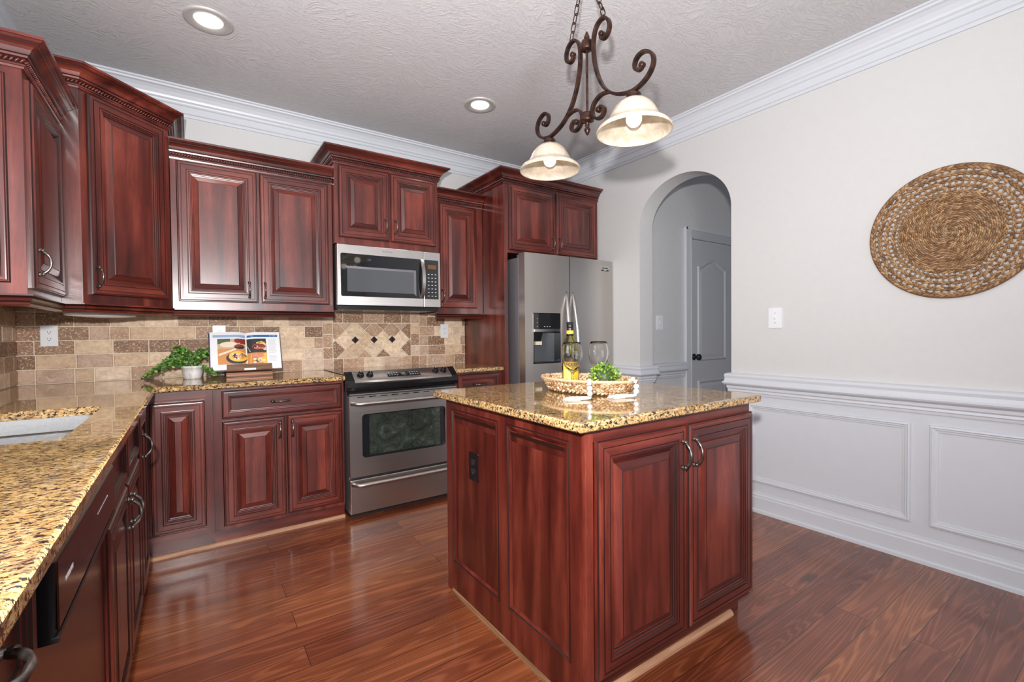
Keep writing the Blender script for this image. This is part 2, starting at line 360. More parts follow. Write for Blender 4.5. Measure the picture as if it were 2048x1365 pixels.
# right wall with the arched opening
YA1, YA2, ZS, ZA = -1.90, -1.122, 2.022, 2.345
def arch_z(y):
    c, r = (YA1+YA2)/2, (YA2-YA1)/2; return ZS+(ZA-ZS)*math.sqrt(max(0, 1-((y-c)/r)**2))
mb = MB(); RC = .785
mb.box(W, WB, YB, YA1, 0, H, WALLP); mb.box(W, WB, YA2, 0, 0, H, WALLP)
N = 40; ys = [(YA1+YA2)/2 - (YA2-YA1)/2*math.cos(PI*i/N) for i in range(N+1)]
for i in range(N):
    a, b_ = ys[i], ys[i+1]; za, zb = arch_z(a), arch_z(b_)
    for X in (W, WB): mb.add([(X,a,za),(X,b_,zb),(X,b_,H),(X,a,H)], [(0,1,2,3) if X == W else (3,2,1,0)], WALLP)
    mb.add([(W,a,za),(WB,a,za),(WB,b_,zb),(W,b_,zb)], [(0,1,2,3)], WALLP, True)
struct(mb, 'wall_right')
# lower wall panelling paint (thin board below the rail)
mb = MB(); mb.box(W-.004, W, YB, YA1+.002, 0, RC, WHITE); mb.box(W-.004, W, YA2-.002, 0, 0, RC, WHITE)
mb.box(W-.004, WB+.0, YA1, YA1+.003, 0, RC, WHITE); mb.box(W-.004, WB, YA2-.003, YA2, 0, RC, WHITE)
struct(mb, 'trim_1')
# hallway beyond the arch
mb = MB()
HY = -1.0
mb.box(WB, 4.66, HY, HY+.12, 0, H, HALLP); mb.box(4.66, 5.50, HY, HY+.12, 2.05, H, HALLP); mb.box(5.50, XE, HY, HY+.12, 0, H, HALLP)
struct(mb, 'wall_hall')
mb = MB(); mb.box(XE, XE+.12, YB, HY, 0, H, HALLP); struct(mb, 'wall_hall_end')
mb = MB(); mb.box(WB-.001, WB+.003, HY, 0, 0, H, HALLP); mb.box(WB, XE, -4.6, -4.5, 0, H, HALLP); struct(mb, 'wall_hall_near')
# crown moulding of the room
CR = [(0, -.158), (.010, -.158), (.014, -.150), (.014, -.142), (.022, -.138), (.022, -.098), (.030, -.094), (.034, -.088), (.036, -.080), (.046, -.072), (.050, -.060), (.064, -.040), (.080, -.026), (.094, -.022), (.096, -.012), (.107, -.010), (.107, 0)]
mb = MB(); mb.sweep([(0, YB, H), (0, 0, H), (W, 0, H), (W, YB, H)], CR, WHITE)
struct(mb, 'trim_crown')
RAIL = [(0, .750), (.012, .752), (.014, .765), (.018, .770), (.016, .782), (.022, .790), (.022, .805), (.040, .818), (.044, .826), (.034, .836), (.030, .856), (.034, .872), (.030, .884), (.016, .890), (0, .892)]
BASE = [(0, .130), (.008, .128), (.010, .118), (.016, .110), (.016, .098), (.020, .094), (.020, .022), (.032, .016), (.034, 0)]
mb = MB(); mb.sweep([(WB, YA1, 0), (W, YA1, 0), (W, YB, 0)], RAIL, WHITE); struct(mb, 'trim_chair_rail')
mb = MB(); mb.sweep([(W, -.84, 0), (W, YA2, 0), (WB, YA2, 0), (WB, HY, 0), (4.58, HY, 0)], RAIL, WHITE); struct(mb, 'trim_chair_rail_hall')
mb = MB(); mb.sweep([(WB, YA1, 0), (W, YA1, 0), (W, YB, 0)], BASE, WHITE); struct(mb, 'baseboard_right')
mb = MB(); mb.sweep([(W, -.84, 0), (W, YA2, 0), (WB, YA2, 0), (WB, HY, 0), (4.58, HY, 0)], BASE, WHITE); struct(mb, 'baseboard_hall')
# panel mould frames under the rail
def frame_loop(mb, y0, y1, z0, z1):
    prof = [(0, 0), (.004, .011), (.012, .013), (.016, .009), (.022, .009), (.026, .006), (.034, .005), (.036, 0)]
    for i in range(len(prof)-1):
        (a, p), (b_, q) = prof[i], prof[i+1]
        A = [(W-.004-p, y0+a, z0+a), (W-.004-p, y1-a, z0+a), (W-.004-p, y1-a, z1-a), (W-.004-p, y0+a, z1-a)]
        B = [(W-.004-q, y0+b_, z0+b_), (W-.004-q, y1-b_, z0+b_), (W-.004-q, y1-b_, z1-b_), (W-.004-q, y0+b_, z1-b_)]
        mb.add(A+B, [(k, (k+1) % 4, 4+(k+1) % 4, 4+k) for k in range(4)], WHITE)
for i, (a, b_) in enumerate(((-2.86, -2.02), (-3.80, -2.93), (-4.75, -3.88))):
    mb = MB(); frame_loop(mb, a, b_, .19, .70); struct(mb, 'trim_panel_%d' % (i+1))
# hallway door
mb = MB(); CP = [(0, 0), (.015, .0), (.015, .012), (.0, .016)]
for x0, x1 in ((4.575, 4.665), (5.49, 5.58)):
    mb.box(x0, x1, HY-.018, HY, 0, 2.13, WHITE); mb.box(x0-.002 if x0 < 5 else x1-.018, x0+.018 if x0 < 5 else x1+.002, HY-.028, HY-.001, .0, 2.139, WHITE)
mb.box(4.665, 5.49, HY-.018, HY, 2.045, 2.135, GRAYD); mb.box(4.575, 5.58, HY-.028, HY, 2.12, 2.14, WHITE)
mb.box(4.655, 4.668, HY-.02, HY+.1, 0, 2.05, WHITE)
struct(mb, 'trim_door_casing')
def panel_door():
    mb = MB(); x0, x1, Y = 4.67, 5.48, HY+.012
    mb.box(x0, x1, Y, Y+.035, .01, 2.04, GRAYD)
    def arch_panel(ax, bx, za, zb, rise):
        n = 16; top = [(ax+(bx-ax)*i/n, zb+rise*(math.sin(PI*i/n)**1.6)) for i in range(n+1)]
        loop = [(ax, za), (bx, za)]+top[::-1]
        cxx, czz = (ax+bx)/2, (za+zb)/2
        def off(k, dep, m=None):
            return [(cxx+(x-cxx)*(1-k/((bx-ax)/2)), Y-dep, czz+(z-czz)*(1-k/((zb-za)/2))) for x, z in loop]
        rings = [off(0, .0), off(.010, .012), off(.018, .012), off(.034, .001), off(.06, .006)]
        L = len(loop)
        for r in range(4):
            mb.add(rings[r]+rings[r+1], [(k, (k+1) % L, L+(k+1) % L, L+k) for k in range(L)], GRAYD)
        mb.add(rings[4], [tuple(range(L))], GRAYD)
    arch_panel(4.79, 5.04, .875, 1.80, .07) if False else None
    arch_panel(4.80, 5.28, .885, 1.80, .075); arch_panel(4.80, 5.28, .16, .70, .0)
    d = struct(mb, 'door_1')
    k = MB()
    k.lathe([(.0001, 0), (.030, 0), (.032, .006), (.012, .010), (.012, .035), (.026, .042), (.031, .056), (.024, .070), (.0001, .074)], BLKM, 20, TR(4.735, HY+.01, .928) @ Matrix.Rotation(PI/2, 4, 'X'))
    tag(k.build('door_knob', d), label='black round door knob')
panel_door()

# ------------------------------------------------------------------ tiled backsplash
PAL = [((.26,.145,.085), .9), ((.34,.20,.125), 1.0), ((.46,.29,.19), .9), ((.62,.44,.29), .35), ((.74,.56,.38), .2), ((.78,.60,.43), .15), ((.44,.28,.18), 1.0), ((.54,.38,.28), .3), ((.72,.55,.41), .2)]
rt = random.Random(11)
def tint(): 
    c, p = rt.choice(PAL); k = rt.uniform(.88, 1.1); return (c[0]*k, c[1]*k, c[2]*k, p)
def poly_tile(mb, poly, T, tn=None, m=None, th=.008):
    """poly: list of (a,z); tile standing proud of the plane, chamfered"""
    cx = sum(p[0] for p in poly)/len(poly); cz = sum(p[1] for p in poly)/len(poly); n = len(poly)
    def sh(k):
        out = []
        for (a, z) in poly:
            d = math.hypot(a-cx, z-cz); q = max(0, 1-k/d) if d else 1; out.append((cx+(a-cx)*q, cz+(z-cz)*q))
        return out
    A, B, C = sh(.0), sh(.0005), sh(.0045)
    vs = [(a, 0, z) for a, z in A]+[(a, -th*.7, z) for a, z in B]+[(a, -th, z) for a, z in C]
    fs = [(i, (i+1) % n, n+(i+1) % n, n+i) for i in range(n)]+[(n+i, n+(i+1) % n, 2*n+(i+1) % n, 2*n+i) for i in range(n)]+[tuple(range(2*n, 3*n))]
    mb.add(vs, fs, m or TILE, False, tn or tint(), T)
def rect(a0, a1, z0, z1, g=.0028): return [(a0+g, z0+g), (a1-g, z0+g), (a1-g, z1-g), (a0+g, z1-g)]
ROW = .0805; Z0 = .914
def brick_rows(mb, a0, a1, z0, z1, T, seed):
    r = random.Random(seed); j = 0; z = z0
    while z < z1-.01:
        zt = min(z+ROW, z1); a = a0 - (0 if j % 2 else .085) - r.uniform(0, .02)
        while a < a1:
            wd = .161+r.uniform(-.008, .008)
            if r.random() < .12: wd *= .55
            b0, b1 = max(a, a0), min(a+wd, a1)
            if b1-b0 > .018: poly_tile(mb, rect(b0, b1, z, zt), T)
            a += wd
        z = zt; j += 1
IDT = TR(0, -.004, 0)
mb = MB(); mb.box(0, 2.80, -.006, 0, .90, 1.45, GROUT)
XM0, XM1, ZM0, ZM1 = 1.602, 2.366, .914, 1.340           # framed feature behind the range
brick_rows(mb, .006, XM0, Z0, Z0+5.5*ROW, IDT, 3); brick_rows(mb, XM1, 2.80, Z0, Z0+5.5*ROW, IDT, 5)
IX0, IX1, IZ0, IZ1 = 1.672, 2.292, .992, 1.262
for k in range(5):                                        # border rows
    wd = (IX1-IX0)/4.5; a = IX0-.01+(k-.0)*wd*1.0
for (za, zb) in ((ZM0, IZ0), (IZ1, ZM1)):
    a = IX0; ws = [.075, .16, .155, .15, .08]
    for wd in ws:
        b_ = min(a+wd, IX1); poly_tile(mb, rect(a, b_, za, zb), IDT); a = b_
for (xa, xb) in ((XM0, IX0), (IX1, XM1)):
    zz = [IZ0, IZ0+.085, IZ1-.085, IZ1]
    for q in range(3): poly_tile(mb, rect(xa, xb, zz[q], zz[q+1]), IDT)
    poly_tile(mb, rect(xa, xb, ZM0, IZ0), IDT); poly_tile(mb, rect(xa, xb, IZ1, ZM1), IDT)
def clip(poly, x0, x1, z0, z1):
    def cut(P, f_, g_):
        out = []
        for i in range(len(P)):
            a, b_ = P[i-1], P[i]; fa, fb = f_(a), f_(b_)
            if (fa >= 0) != (fb >= 0):
                t_ = fa/(fa-fb); out.append((a[0]+(b_[0]-a[0])*t_, a[1]+(b_[1]-a[1])*t_))
            if fb >= 0: out.append(b_)
        return out
    for f_ in (lambda p: p[0]-x0, lambda p: x1-p[0], lambda p: p[1]-z0, lambda p: z1-p[1]):
        poly = cut(poly, f_, None)
        if len(poly) < 3: return []
    return poly
MX = [1.838, 1.985, 2.132]; ZC = 1.131; DP = .1475; hd = DP/2
for i in range(-4, 6):
    for j in range(-3, 4):
        # diamonds: centres where i+j is odd lie between medallions
        cx = 1.985+i*hd; cz = ZC+j*hd
        if (i+j) % 2 == 0: continue
        g = .0035; dmd = [(cx-hd+g, cz), (cx, cz-hd+g), (cx+hd-g, cz), (cx, cz+hd-g)]
        # clip corners where a small medallion sits
        pl = dmd
        for mxx in MX:
            for q in ((mxx, ZC),):
                if abs(cx-q[0])+abs(cz-q[1]) < hd*1.05:
                    out = []
                    for p in pl:
                        if abs(p[0]-q[0])+abs(p[1]-q[1]) < .02:
                            dx, dz = (cx-p[0]), (cz-p[1]); nrm = math.hypot(dx, dz); dx /= nrm; dz /= nrm; k = .024
                            out += [(p[0]+dx*k+dz*k, p[1]+dz*k-dx*k), (p[0]+dx*k-dz*k, p[1]+dz*k+dx*k)]
                        else: out.append(p)
                    # keep ring order by angle
                    ccx, ccz = cx, cz; out.sort(key=lambda p: math.atan2(p[1]-ccz, p[0]-ccx)); pl = out
        pl = clip(pl, IX0+.003, IX1-.003, IZ0+.003, IZ1-.003)
        if len(pl) >= 3: poly_tile(mb, pl, IDT)
for mxx in MX:
    k = .0285; poly_tile(mb, [(mxx-k, ZC), (mxx, ZC-k), (mxx+k, ZC), (mxx, ZC+k)], IDT, (.055, .028, .025, 0), th=.011)
    mb.lathe([(.014, .0), (.014, .003), (.010, .003), (.010, .001), (.005, .001), (.005, .003), (.0001, .004)], BRONZE, 16, TR(mxx, -.0145, ZC) @ Matrix.Rotation(PI/2, 4, 'X'))
struct(mb, 'wall_backsplash_back')
mb = MB(); mb.box(0, .006, -3.3, 0, .90, 1.10, GROUT); mb.box(0, .006, -1.35, 0, 1.10, 1.45, GROUT)
LT = Matrix.Translation((.004, 0, 0)) @ Matrix.Rotation(PI/2, 4, 'Z')
brick_rows(mb, -1.35, -.012, Z0, Z0+5.5*ROW, LT, 9); brick_rows(mb, -3.3, -1.35, Z0, Z0+2*ROW, LT, 19)
struct(mb, 'wall_backsplash_left')

# ------------------------------------------------------------------ cabinet parts
def door_mesh(wd, ht, drawer=False, thick=.021):
    """raised panel front, local: x 0..wd, z 0..ht, front toward -y, back at y=0"""
    fw = .058 if not drawer else .030
    fw = min(fw, wd*.24)
    P = [(0, -.000, WV), (.0, -.012, WV), (.004, -.016, GLZ), (.006, -.016, WV), (.009, -.0205, WV), (.012, -thick, WV)]
    if not drawer and fw > .05: P += [(.019, -thick, WV), (.0202, -thick+.003, GLZ), (.0225, -thick+.003, WV), (.0240, -thick, GLZ), (fw-.012, -thick, WV), (fw-.0108, -thick+.003, GLZ), (fw-.0085, -thick+.0025, WV), (fw-.007, -thick, GLZ)]
    P += [(fw, -thick, WV), (fw+.002, -thick+.004, GLZ), (fw+.007, -thick+.0045, WV), (fw+.009, -thick+.008, GLZ), (fw+.014, -thick+.009, WV), (fw+.016, -thick+.013, GLZ)]
    if drawer: P += [(fw+.020, -thick+.013, WV)]
    else: P += [(fw+.020, -thick+.014, WV), (fw+.023, -thick+.010, WV), (fw+.046, -thick+.002, WV), (fw+.048, -thick+.000, GLZ), (fw+.050, -thick+.000, WV)]
    mb = MB()
    for i in range(len(P)-1):
        a, ya, _ = P[i]; b_, yb, m = P[i+1]
        A = [(a, ya, a), (wd-a, ya, a), (wd-a, ya, ht-a), (a, ya, ht-a)]; B = [(b_, yb, b_), (wd-b_, yb, b_), (wd-b_, yb, ht-b_), (b_, yb, ht-b_)]
        for k in range(4):
            mm = m if m is GLZ else (WH if k % 2 == 0 else WV)
            mb.add([A[k], A[(k+1) % 4], B[(k+1) % 4], B[k]], [(0, 1, 2, 3)], mm)
    a, ya, _ = P[-1]; mb.add([(a, ya, a), (wd-a, ya, a), (wd-a, ya, ht-a), (a, ya, ht-a)], [(0, 1, 2, 3)], WH if wd > ht*1.3 else WV)
    mb.add([(0, 0, 0), (wd, 0, 0), (wd, 0, ht), (0, 0, ht)], [(3, 2, 1, 0)], WV)
    return mb
def bar_pull(parent, x, z, vert=True, L=.098, depth=.030, y0=-.021, name='handle'):
    mb = MB(); n = 14; h2 = L/2; pts = []; rad = []
    for i in range(n+1):
        s_ = -1+2*i/n; pts.append((0, y0-.004-depth*(1-abs(s_)**2.6), s_*h2*.96)); rad.append(.0046+.0020*(abs(s_)**4)+.0008*math.cos(s_*9))
    mb.tube(pts, rad, PEWTER, 8)
    for s_ in (-1, 1):
        mb.lathe([(.0001, 0), (.0085, 0), (.0085, .003), (.006, .006), (.006, .012), (.0001, .014)], PEWTER, 12, Matrix.Translation((0, y0, s_*h2*.93)) @ Matrix.Rotation(PI/2, 4, 'X'))
        mb.ball((0, y0-.012, s_*h2*.90), .0075, PEWTER, 10, 6)
    T = Matrix.Translation((x, 0, z)) @ (Matrix.Identity(4) if vert else Matrix.Rotation(PI/2, 4, 'Y'))
    return mb.build(name, parent, T=T)
def add_front(th, x0, x1, z0, z1, yf, kind='door', hx=None, hz=None, hv=True):
    d = door_mesh(x1-x0, z1-z0, kind == 'drawer').build(kind, th, merge=False, T=Matrix.Translation((x0, yf, z0)))
    if hx is not None: bar_pull(d, hx-x0, hz-z0, hv)
    return d
CROWN = [(0, -.006), (.007, -.006), (.009, .001), (.013, .003), (.013, .008), (.008, .010), (.008, .029), (.020, .031), (.022, .038), (.027, .041), (.030, .047), (.034, .056), (.042, .064), (.052, .069), (.056, .070), (.056, .075), (.063, .077), (.070, .083), (.075, .084), (.076, .094), (.0, .094)]
LRAIL = [(-.02, 0), (-.02, -.042), (.002, -.042), (.008, -.036), (.004, -.030), (.012, -.024), (.016, -.016), (.008, -.012), (.018, -.006), (.018, 0), (-.02, 0)]
def crown(th, path, hz=.09, s=1.0):
    mb = MB(); mb.sweep(path, [(a*s, b_*s) for a, b_ in CROWN], WH, mfun=lambda j: GLZ if j in (4, 5, 8, 14) else WH)
    mb.build('crown_molding', th)
    # twisted rope bead
    rb = MB(); P = [Vector(p) for p in path]; n = len(P)
    outs = []
    for i in range(n):
        d1 = (P[i]-P[i-1]).normalized() if i else None; d2 = (P[i+1]-P[i]).normalized() if i < n-1 else None
        n1 = Vector((d1.y, -d1.x, 0)) if d1 else None; n2 = Vector((d2.y, -d2.x, 0)) if d2 else None
        o = n2 if n1 is None else n1 if n2 is None else (n1+n2)/max((n1+n2).dot(n1), .2)
        outs.append(P[i]+o*.014*s+Vector((0, 0, .0195*s)))
    for i in range(n-1):
        a, b_ = outs[i], outs[i+1]; L = (b_-a).length; k = max(1, int(L/.0135)); d = (b_-a).normalized()
        rz = math.atan2(d.y, d.x)
        for q in range(k):
            c = a+(b_-a)*((q+.5)/k)
            T = Matrix.Translation(c) @ Matrix.Rotation(rz, 4, 'Z') @ Matrix.Rotation(math.radians(40), 4, 'Y') @ Matrix.Diagonal((.0046, .0075, .0112, 1))
            rb.ball((0, 0, 0), 1, WH, 7, 5, T)
    rb.build('rope_molding', th)
def light_rail(th, path):
    mb = MB(); mb.sweep(path, LRAIL, WH, mfun=lambda j: GLZ if j in (4, 7) else WH); mb.build('light_rail', th)

# --- upper cabinets. local frame: x along the wall, front at y = -depth
def upper(name, label, x0, x1, depth, z0, z1, zc, doors, ret=(False, False), rail=True, rz=0, loc=(0, 0), group='cherry wall cabinets', side_m=WV, crown_path=None, hand=True):
    th = thing(name, (loc[0], loc[1], 0), label, 'cabinet', group, rz)
    mb = MB(); mb.box(x0, x1, -depth, -.003, z0, z1, WV); mb.build('body', th, bevel=.0015)
    for (a, b_, za, zb, hx, hz) in doors: add_front(th, a, b_, za, zb, -depth, 'door', hx, hz)
    p = []
    if ret[0]: p.append((x0, -.003, zc))
    p += [(x0, -depth, zc), (x1, -depth, zc)]
    if ret[1]: p.append((x1, -.003, zc))
    crown(th, p if not crown_path else crown_path)
    if rail: light_rail(th, [(x0, -depth, z0), (x1, -depth, z0)])
    return th
ZU = 1.335
# back run
upper('wall_cabinet', 'wide cherry wall cabinet with two tall raised panel doors, above the open cookbook', .713, 1.604, .33, ZU, 2.215, 2.203,
      [(.742, 1.150, 1.378, 2.190, 1.100, 1.457), (1.166, 1.574, 1.378, 2.190, 1.186, 1.457)])
upper('wall_cabinet', 'short cherry wall cabinet with two doors directly above the microwave', 1.606, 2.370, .38, 1.795, 2.352, 2.340,
      [(1.632, 1.983, 1.838, 2.326, 1.952, 1.945), (1.993, 2.344, 1.838, 2.326, 2.026, 1.945)], (True, True), rail=False)
sm = upper('wall_cabinet', 'narrow cherry wall cabinet with one door between the microwave and the refrigerator', 2.373, 2.797, .33, ZU, 2.215, 2.203,
      [(2.402, 2.735, 1.378, 2.190, 2.418, 1.468)])
# above the refrigerator, with its full height side panel
th = thing('refrigerator_cabinet', (0, 0, 0), 'cherry cabinet with two doors and tall side panel boxed around the refrigerator top', 'cabinet')
mb = MB(); mb.box(2.80, 2.832, -.65, -.003, 0, 2.352, WV); mb.build('side_panel', th, bevel=.0015)
mb = MB(); mb.box(2.832, 3.806, -.65, -.003, 1.800, 2.352, WV); mb.build('body', th, bevel=.0015)
for a, b_, hx in ((2.838, 3.298, 3.268), (3.320, 3.782, 3.342)): add_front(th, a, b_, 1.822, 2.330, -.65, 'door', hx, 1.91)
crown(th, [(2.80, -.003, 2.338), (2.80, -.65, 2.338), (3.806, -.65, 2.338)])
# diagonal corner cabinet
DA, DB = (.385, -.712), (.710, -.387)
th = thing('corner_wall_cabinet', (0, 0, 0), 'tall cherry corner wall cabinet with one diagonal door, above the left wall outlet', 'cabinet')
mb = MB(); mb.prism([(.003, -.003), (.003, DA[1]), DA, DB, (DB[0], -.003)], ZU, 2.352, WV); mb.build('body', th, bevel=.0015)
LD = math.hypot(DB[0]-DA[0], DB[1]-DA[1]); TD = TR(DA[0], DA[1], 0, PI/4)
d = door_mesh(LD-.060, 2.325-1.378).build('door', th, T=TD @ Matrix.Translation((.030, 0, 1.378))); bar_pull(d, .020, .085)
crown(th, [(.003, DA[1], 2.338), (DA[0], DA[1], 2.338), (DB[0], DB[1], 2.338), (DB[0], -.003, 2.338)])
light_rail(th, [(.31, DA[1], ZU), (DA[0], DA[1], ZU), (DB[0], DB[1], ZU)])
# left wall cabinet (end panel toward the camera)
th = thing('wall_cabinet', (0, 0, 0), 'cherry wall cabinet with panelled end, cut off by the left edge of the photo', 'cabinet', 'cherry wall cabinets')
LX, LY0, LY1, LZC = .310, -1.24, DA[1]-.003, 2.155
mb = MB(); mb.box(.003, LX, LY0, LY1, ZU, LZC+.01, WV); mb.build('body', th, bevel=.0015)
door_mesh(.262, LZC-.03-1.375).build('end_panel', th, T=Matrix.Translation((.006, LY0+.012, 1.375)))
d = door_mesh(-LY0+LY1-.05, LZC-.03-1.36).build('door', th, T=TR(LX, LY0+.028, 1.36, PI/2)); bar_pull(d, .025, .10)
crown(th, [(.003, LY0, LZC), (LX, LY0, LZC), (LX, LY1, LZC)])
light_rail(th, [(.003, LY0, ZU), (LX, LY0, ZU), (LX, LY1, ZU)])

# --- base cabinets
FC = .60; TOEZ = .105
def base_box(th, x0, x1, T, depth=FC, top=.882, toe=.018):
    mb = MB(); mb.box(x0, x1, -depth, -.003, TOEZ-.02, top, WV, T=T); mb.build('body', th, bevel=.001)
    mb = MB(); mb.box(x0, x1, -depth+toe, -.02, 0, TOEZ-.02, WH, T=T); mb.build('toe_kick', th)
    mb = MB(); a = [(0, 0), (0, .019), (.005, .018), (.011, .014), (.015, .008), (.016, 0)]
    P0 = T @ Vector((x0, -depth+toe, 0)); P1 = T @ Vector((x1, -depth+toe, 0)); mb.sweep([tuple(P0), tuple(P1)], a, QR); tag(mb.build('shoe_molding', th), label='pale wood shoe molding')
I4 = Matrix.Identity(4)
# corner (lazy susan) cabinet
th = thing('corner_base_cabinet', (0, 0, 0), 'cherry corner base cabinet with folding door, under the trailing plant', 'cabinet')
mb = MB(); mb.prism([(.003, -.003), (.003, -.915), (.58, -.915), (.58, -.60), (.60, -.60), (.888, -.60), (.888, -.003)], .085, .882, WV); mb.build('body', th)
mb = MB(); mb.box(.60, .856, -.612, -.60, .838, .882, WH); mb.box(.856, .8875, -.613, -.60, .085, .8825, WV); mb.box(.585, .856, -.612, -.60, .085, .128, WH); mb.build('face_frame', th)
mb = MB(); mb.box(.55, .888, -.585, -.3, 0, .085, WH); mb.box(.3, .585, -.915, -.55, 0, .085, WH); mb.build('toe_kick', th)
mb = MB(); mb.sweep([(.585, -.915, 0), (.585, -.585, 0), (.888, -.585, 0)], [(0, 0), (0, .019), (.005, .018), (.011, .014), (.015, .008), (.016, 0)], QR); mb.build('shoe_molding', th)
door_mesh(.238, .690).build('door', th, T=Matrix.Translation((.612, -.602, .135)))
door_mesh(.262, .690).build('door', th, T=TR(.585, -.905, .135, PI/2))
# drawer + two door base
th = thing('base_cabinet', (0, 0, 0), 'cherry base cabinet with a wide drawer over two doors, left of the range', 'cabinet', 'cherry base cabinets')
base_box(th, .888, 1.590, I4)
add_front(th, .930, 1.576, .712, .868, -FC, 'drawer', 1.225, .790, False)
add_front(th, .930, 1.247, .110, .697, -FC, 'door', 1.217, .617); add_front(th, 1.257, 1.576, .110, .697, -FC, 'door', 1.285, .617)
# right stub
th = thing('base_cabinet', (0, 0, 0), 'narrow cherry base cabinet between the range and the refrigerator panel', 'cabinet', 'cherry base cabinets')
base_box(th, 2.380, 2.798, I4)
add_front(th, 2.40, 2.770, .712, .868, -FC, 'drawer', 2.595, .79, False); add_front(th, 2.40, 2.770, .110, .697, -FC, 'door', 2.43, .617)
# left run (front toward +x): local x -> world y
def leftT(y): return TR(0, y, 0, PI/2)
def left_base(label, y0, y1, fronts, group='cherry base cabinets'):
    th = thing('base_cabinet', (0, 0, 0), label, 'cabinet', group); T = leftT(0)
    mb = MB(); mb.box(.02, FC, y0, y1, .085, .70 if 'sink' in label else .882, WV)
    if 'sink' in label: mb.box(FC-.03, FC, y0, y1, .70, .882, WV)
    mb.build('body', th, bevel=.001)
    mb = MB(); mb.box(.1, FC-.018, y0, y1, 0, .085, WH); mb.build('toe_kick', th)
    mb = MB(); mb.sweep([(FC-.018, y0, 0), (FC-.018, y1, 0)], [(0, 0), (0, .019), (.005, .018), (.011, .014), (.015, .008), (.016, 0)], QR); mb.build('shoe_molding', th)
    for (a, b_, za, zb, kind, hy, hz, hv) in fronts:
        d = door_mesh(b_-a, zb-za, kind != 'door').build(kind, th, T=TR(FC, a, za, PI/2))
        if hy is not None: bar_pull(d, hy-a, hz-za, hv)
    return th
left_base('narrow cherry base cabinet with one full height door, beside the corner cabinet', -1.259, -.918, [(-1.245, -.935, .110, .855, 'door', -1.195, .722, True)])
left_base('cherry sink base cabinet with two false drawer fronts over two doors', -2.130, -1.262,
          [(-1.686, -1.285, .712, .868, 'drawer', None, 0, 0), (-2.112, -1.698, .712, .868, 'drawer', None, 0, 0),
           (-1.686, -1.285, .110, .697, 'door', -1.660, .607, True), (-2.112, -1.698, .110, .697, 'door', -1.725, .607, True)])
left_base('cherry drawer base cabinet nearest the camera, beside the dishwasher', -3.28, -2.742, [(-3.26, -2.758, .712, .868, 'drawer', -2.965, .835, False), (-3.26, -2.758, .110, .697, 'drawer', -3.0, .42, False)])

# --- dishwasher
th = thing('dishwasher', (0, 0, 0), 'dark stainless dishwasher with protruding black-edged control panel', 'dishwasher')
mb = MB(); mb.box(.05, .575, -2.738, -2.134, .01, .868, BLKM); mb.build('tub', th)
mb = MB(); mb.box(.577, .608, -2.736, -2.136, .11, .750, SLATE); mb.build('door', th, bevel=.004)
mb = MB(); mb.box(.53, .565, -2.736, -2.136, .01, .10, BLKM); mb.build('toe_kick', th)
mb = MB(); prof = [(.577, .744), (.620, .744), (.632, .752), (.634, .858), (.626, .866), (.577, .872)]
mb.add([(x, -2.736, z) for x, z in prof]+[(x, -2.136, z) for x, z in prof], [tuple(range(6)), tuple(range(11, 5, -1))]+[(i, (i+1) % 6, 6+(i+1) % 6, 6+i) for i in range(6)], BLK)
mb.box(.632, .6355, -2.728, -2.144, .756, .857, SLATE2); mb.box(.610, .636, -2.734, -2.138, .7405, .750, BLK)
cpn = mb.build('control_panel', th, bevel=.002)
mb = MB(); n = 10
for i in range(n):
    y = -2.26-.014*i; mb.box(.6355, .636, y-.003, y+.003, .815, .818, PLATE)
mb.build('markings', cpn)
text('FRIGIDAIRE', .0105, PLATE, cpn, Matrix.Translation((.6357, -2.655, .810)) @ Matrix.Rotation(PI/2, 4, 'Z') @ FACE_Y)

# --- countertops
def slab(mb, poly, z0=.884, z1=.914, e=.006):
    n = len(poly); P = [Vector((x, y, 0)) for x, y in poly]
    def inset(k):
        out = []
        for i in range(n):
            d1 = (P[i]-P[i-1]).normalized(); d2 = (P[(i+1) % n]-P[i]).normalized()
            n1 = Vector((-d1.y, d1.x, 0)); n2 = Vector((-d2.y, d2.x, 0)); o = n1+n2; o = o/max(o.dot(n1), .3); out.append(P[i]+o*k)
        return out
    rings = [(inset(.004), z0), (inset(.0), z0+.004), (inset(0), z1-e), (inset(e*.3), z1-e*.3), (inset(e), z1)]
    for a in range(4):
        A, za = rings[a]; B, zb = rings[a+1]
        mb.add([(p.x, p.y, za) for p in A]+[(p.x, p.y, zb) for p in B], [(i, (i+1) % n, n+(i+1) % n, n+i) for i in range(n)], GRAN, a >= 2)
    return [(p.x, p.y) for p in rings[4][0]], [(p.x, p.y) for p in rings[0][0]]
def top_with_hole(mb, outer, hole, z):
    bm = bmesh.new(); vo = [bm.verts.new((x, y, z)) for x, y in outer]; vh = [bm.verts.new((x, y, z)) for x, y in hole]
    es = [bm.edges.new((vo[i], vo[(i+1) % len(vo)])) for i in range(len(vo))]+[bm.edges.new((vh[i], vh[(i+1) % len(vh)])) for i in range(len(vh))]
    bmesh.ops.triangle_fill(bm, use_beauty=True, edges=es, use_dissolve=False)
    bm.verts.index_update(); vs = [tuple(v.co) for v in bm.verts]; fs = [tuple(v.index for v in f_.verts) for f_ in bm.faces]; bm.free()
    mb.add(vs, fs, GRAN)
def rrect(x0, x1, y0, y1, r, n=6):
    out = []
    for cx, cy, a in ((x1-r, y0+r, -PI/2), (x1-r, y1-r, 0), (x0+r, y1-r, PI/2), (x0+r, y0+r, PI)):
        for i in range(n+1): out.append((cx+r*math.cos(a+PI/2*i/n), cy+r*math.sin(a+PI/2*i/n)))
    return out
mb = MB(); CT = .640
t_, b_ = slab(mb, [(.010, -3.30), (.648, -3.30), (.640, -.645), (1.593, -.632), (1.593, -.012), (.010, -.012)])
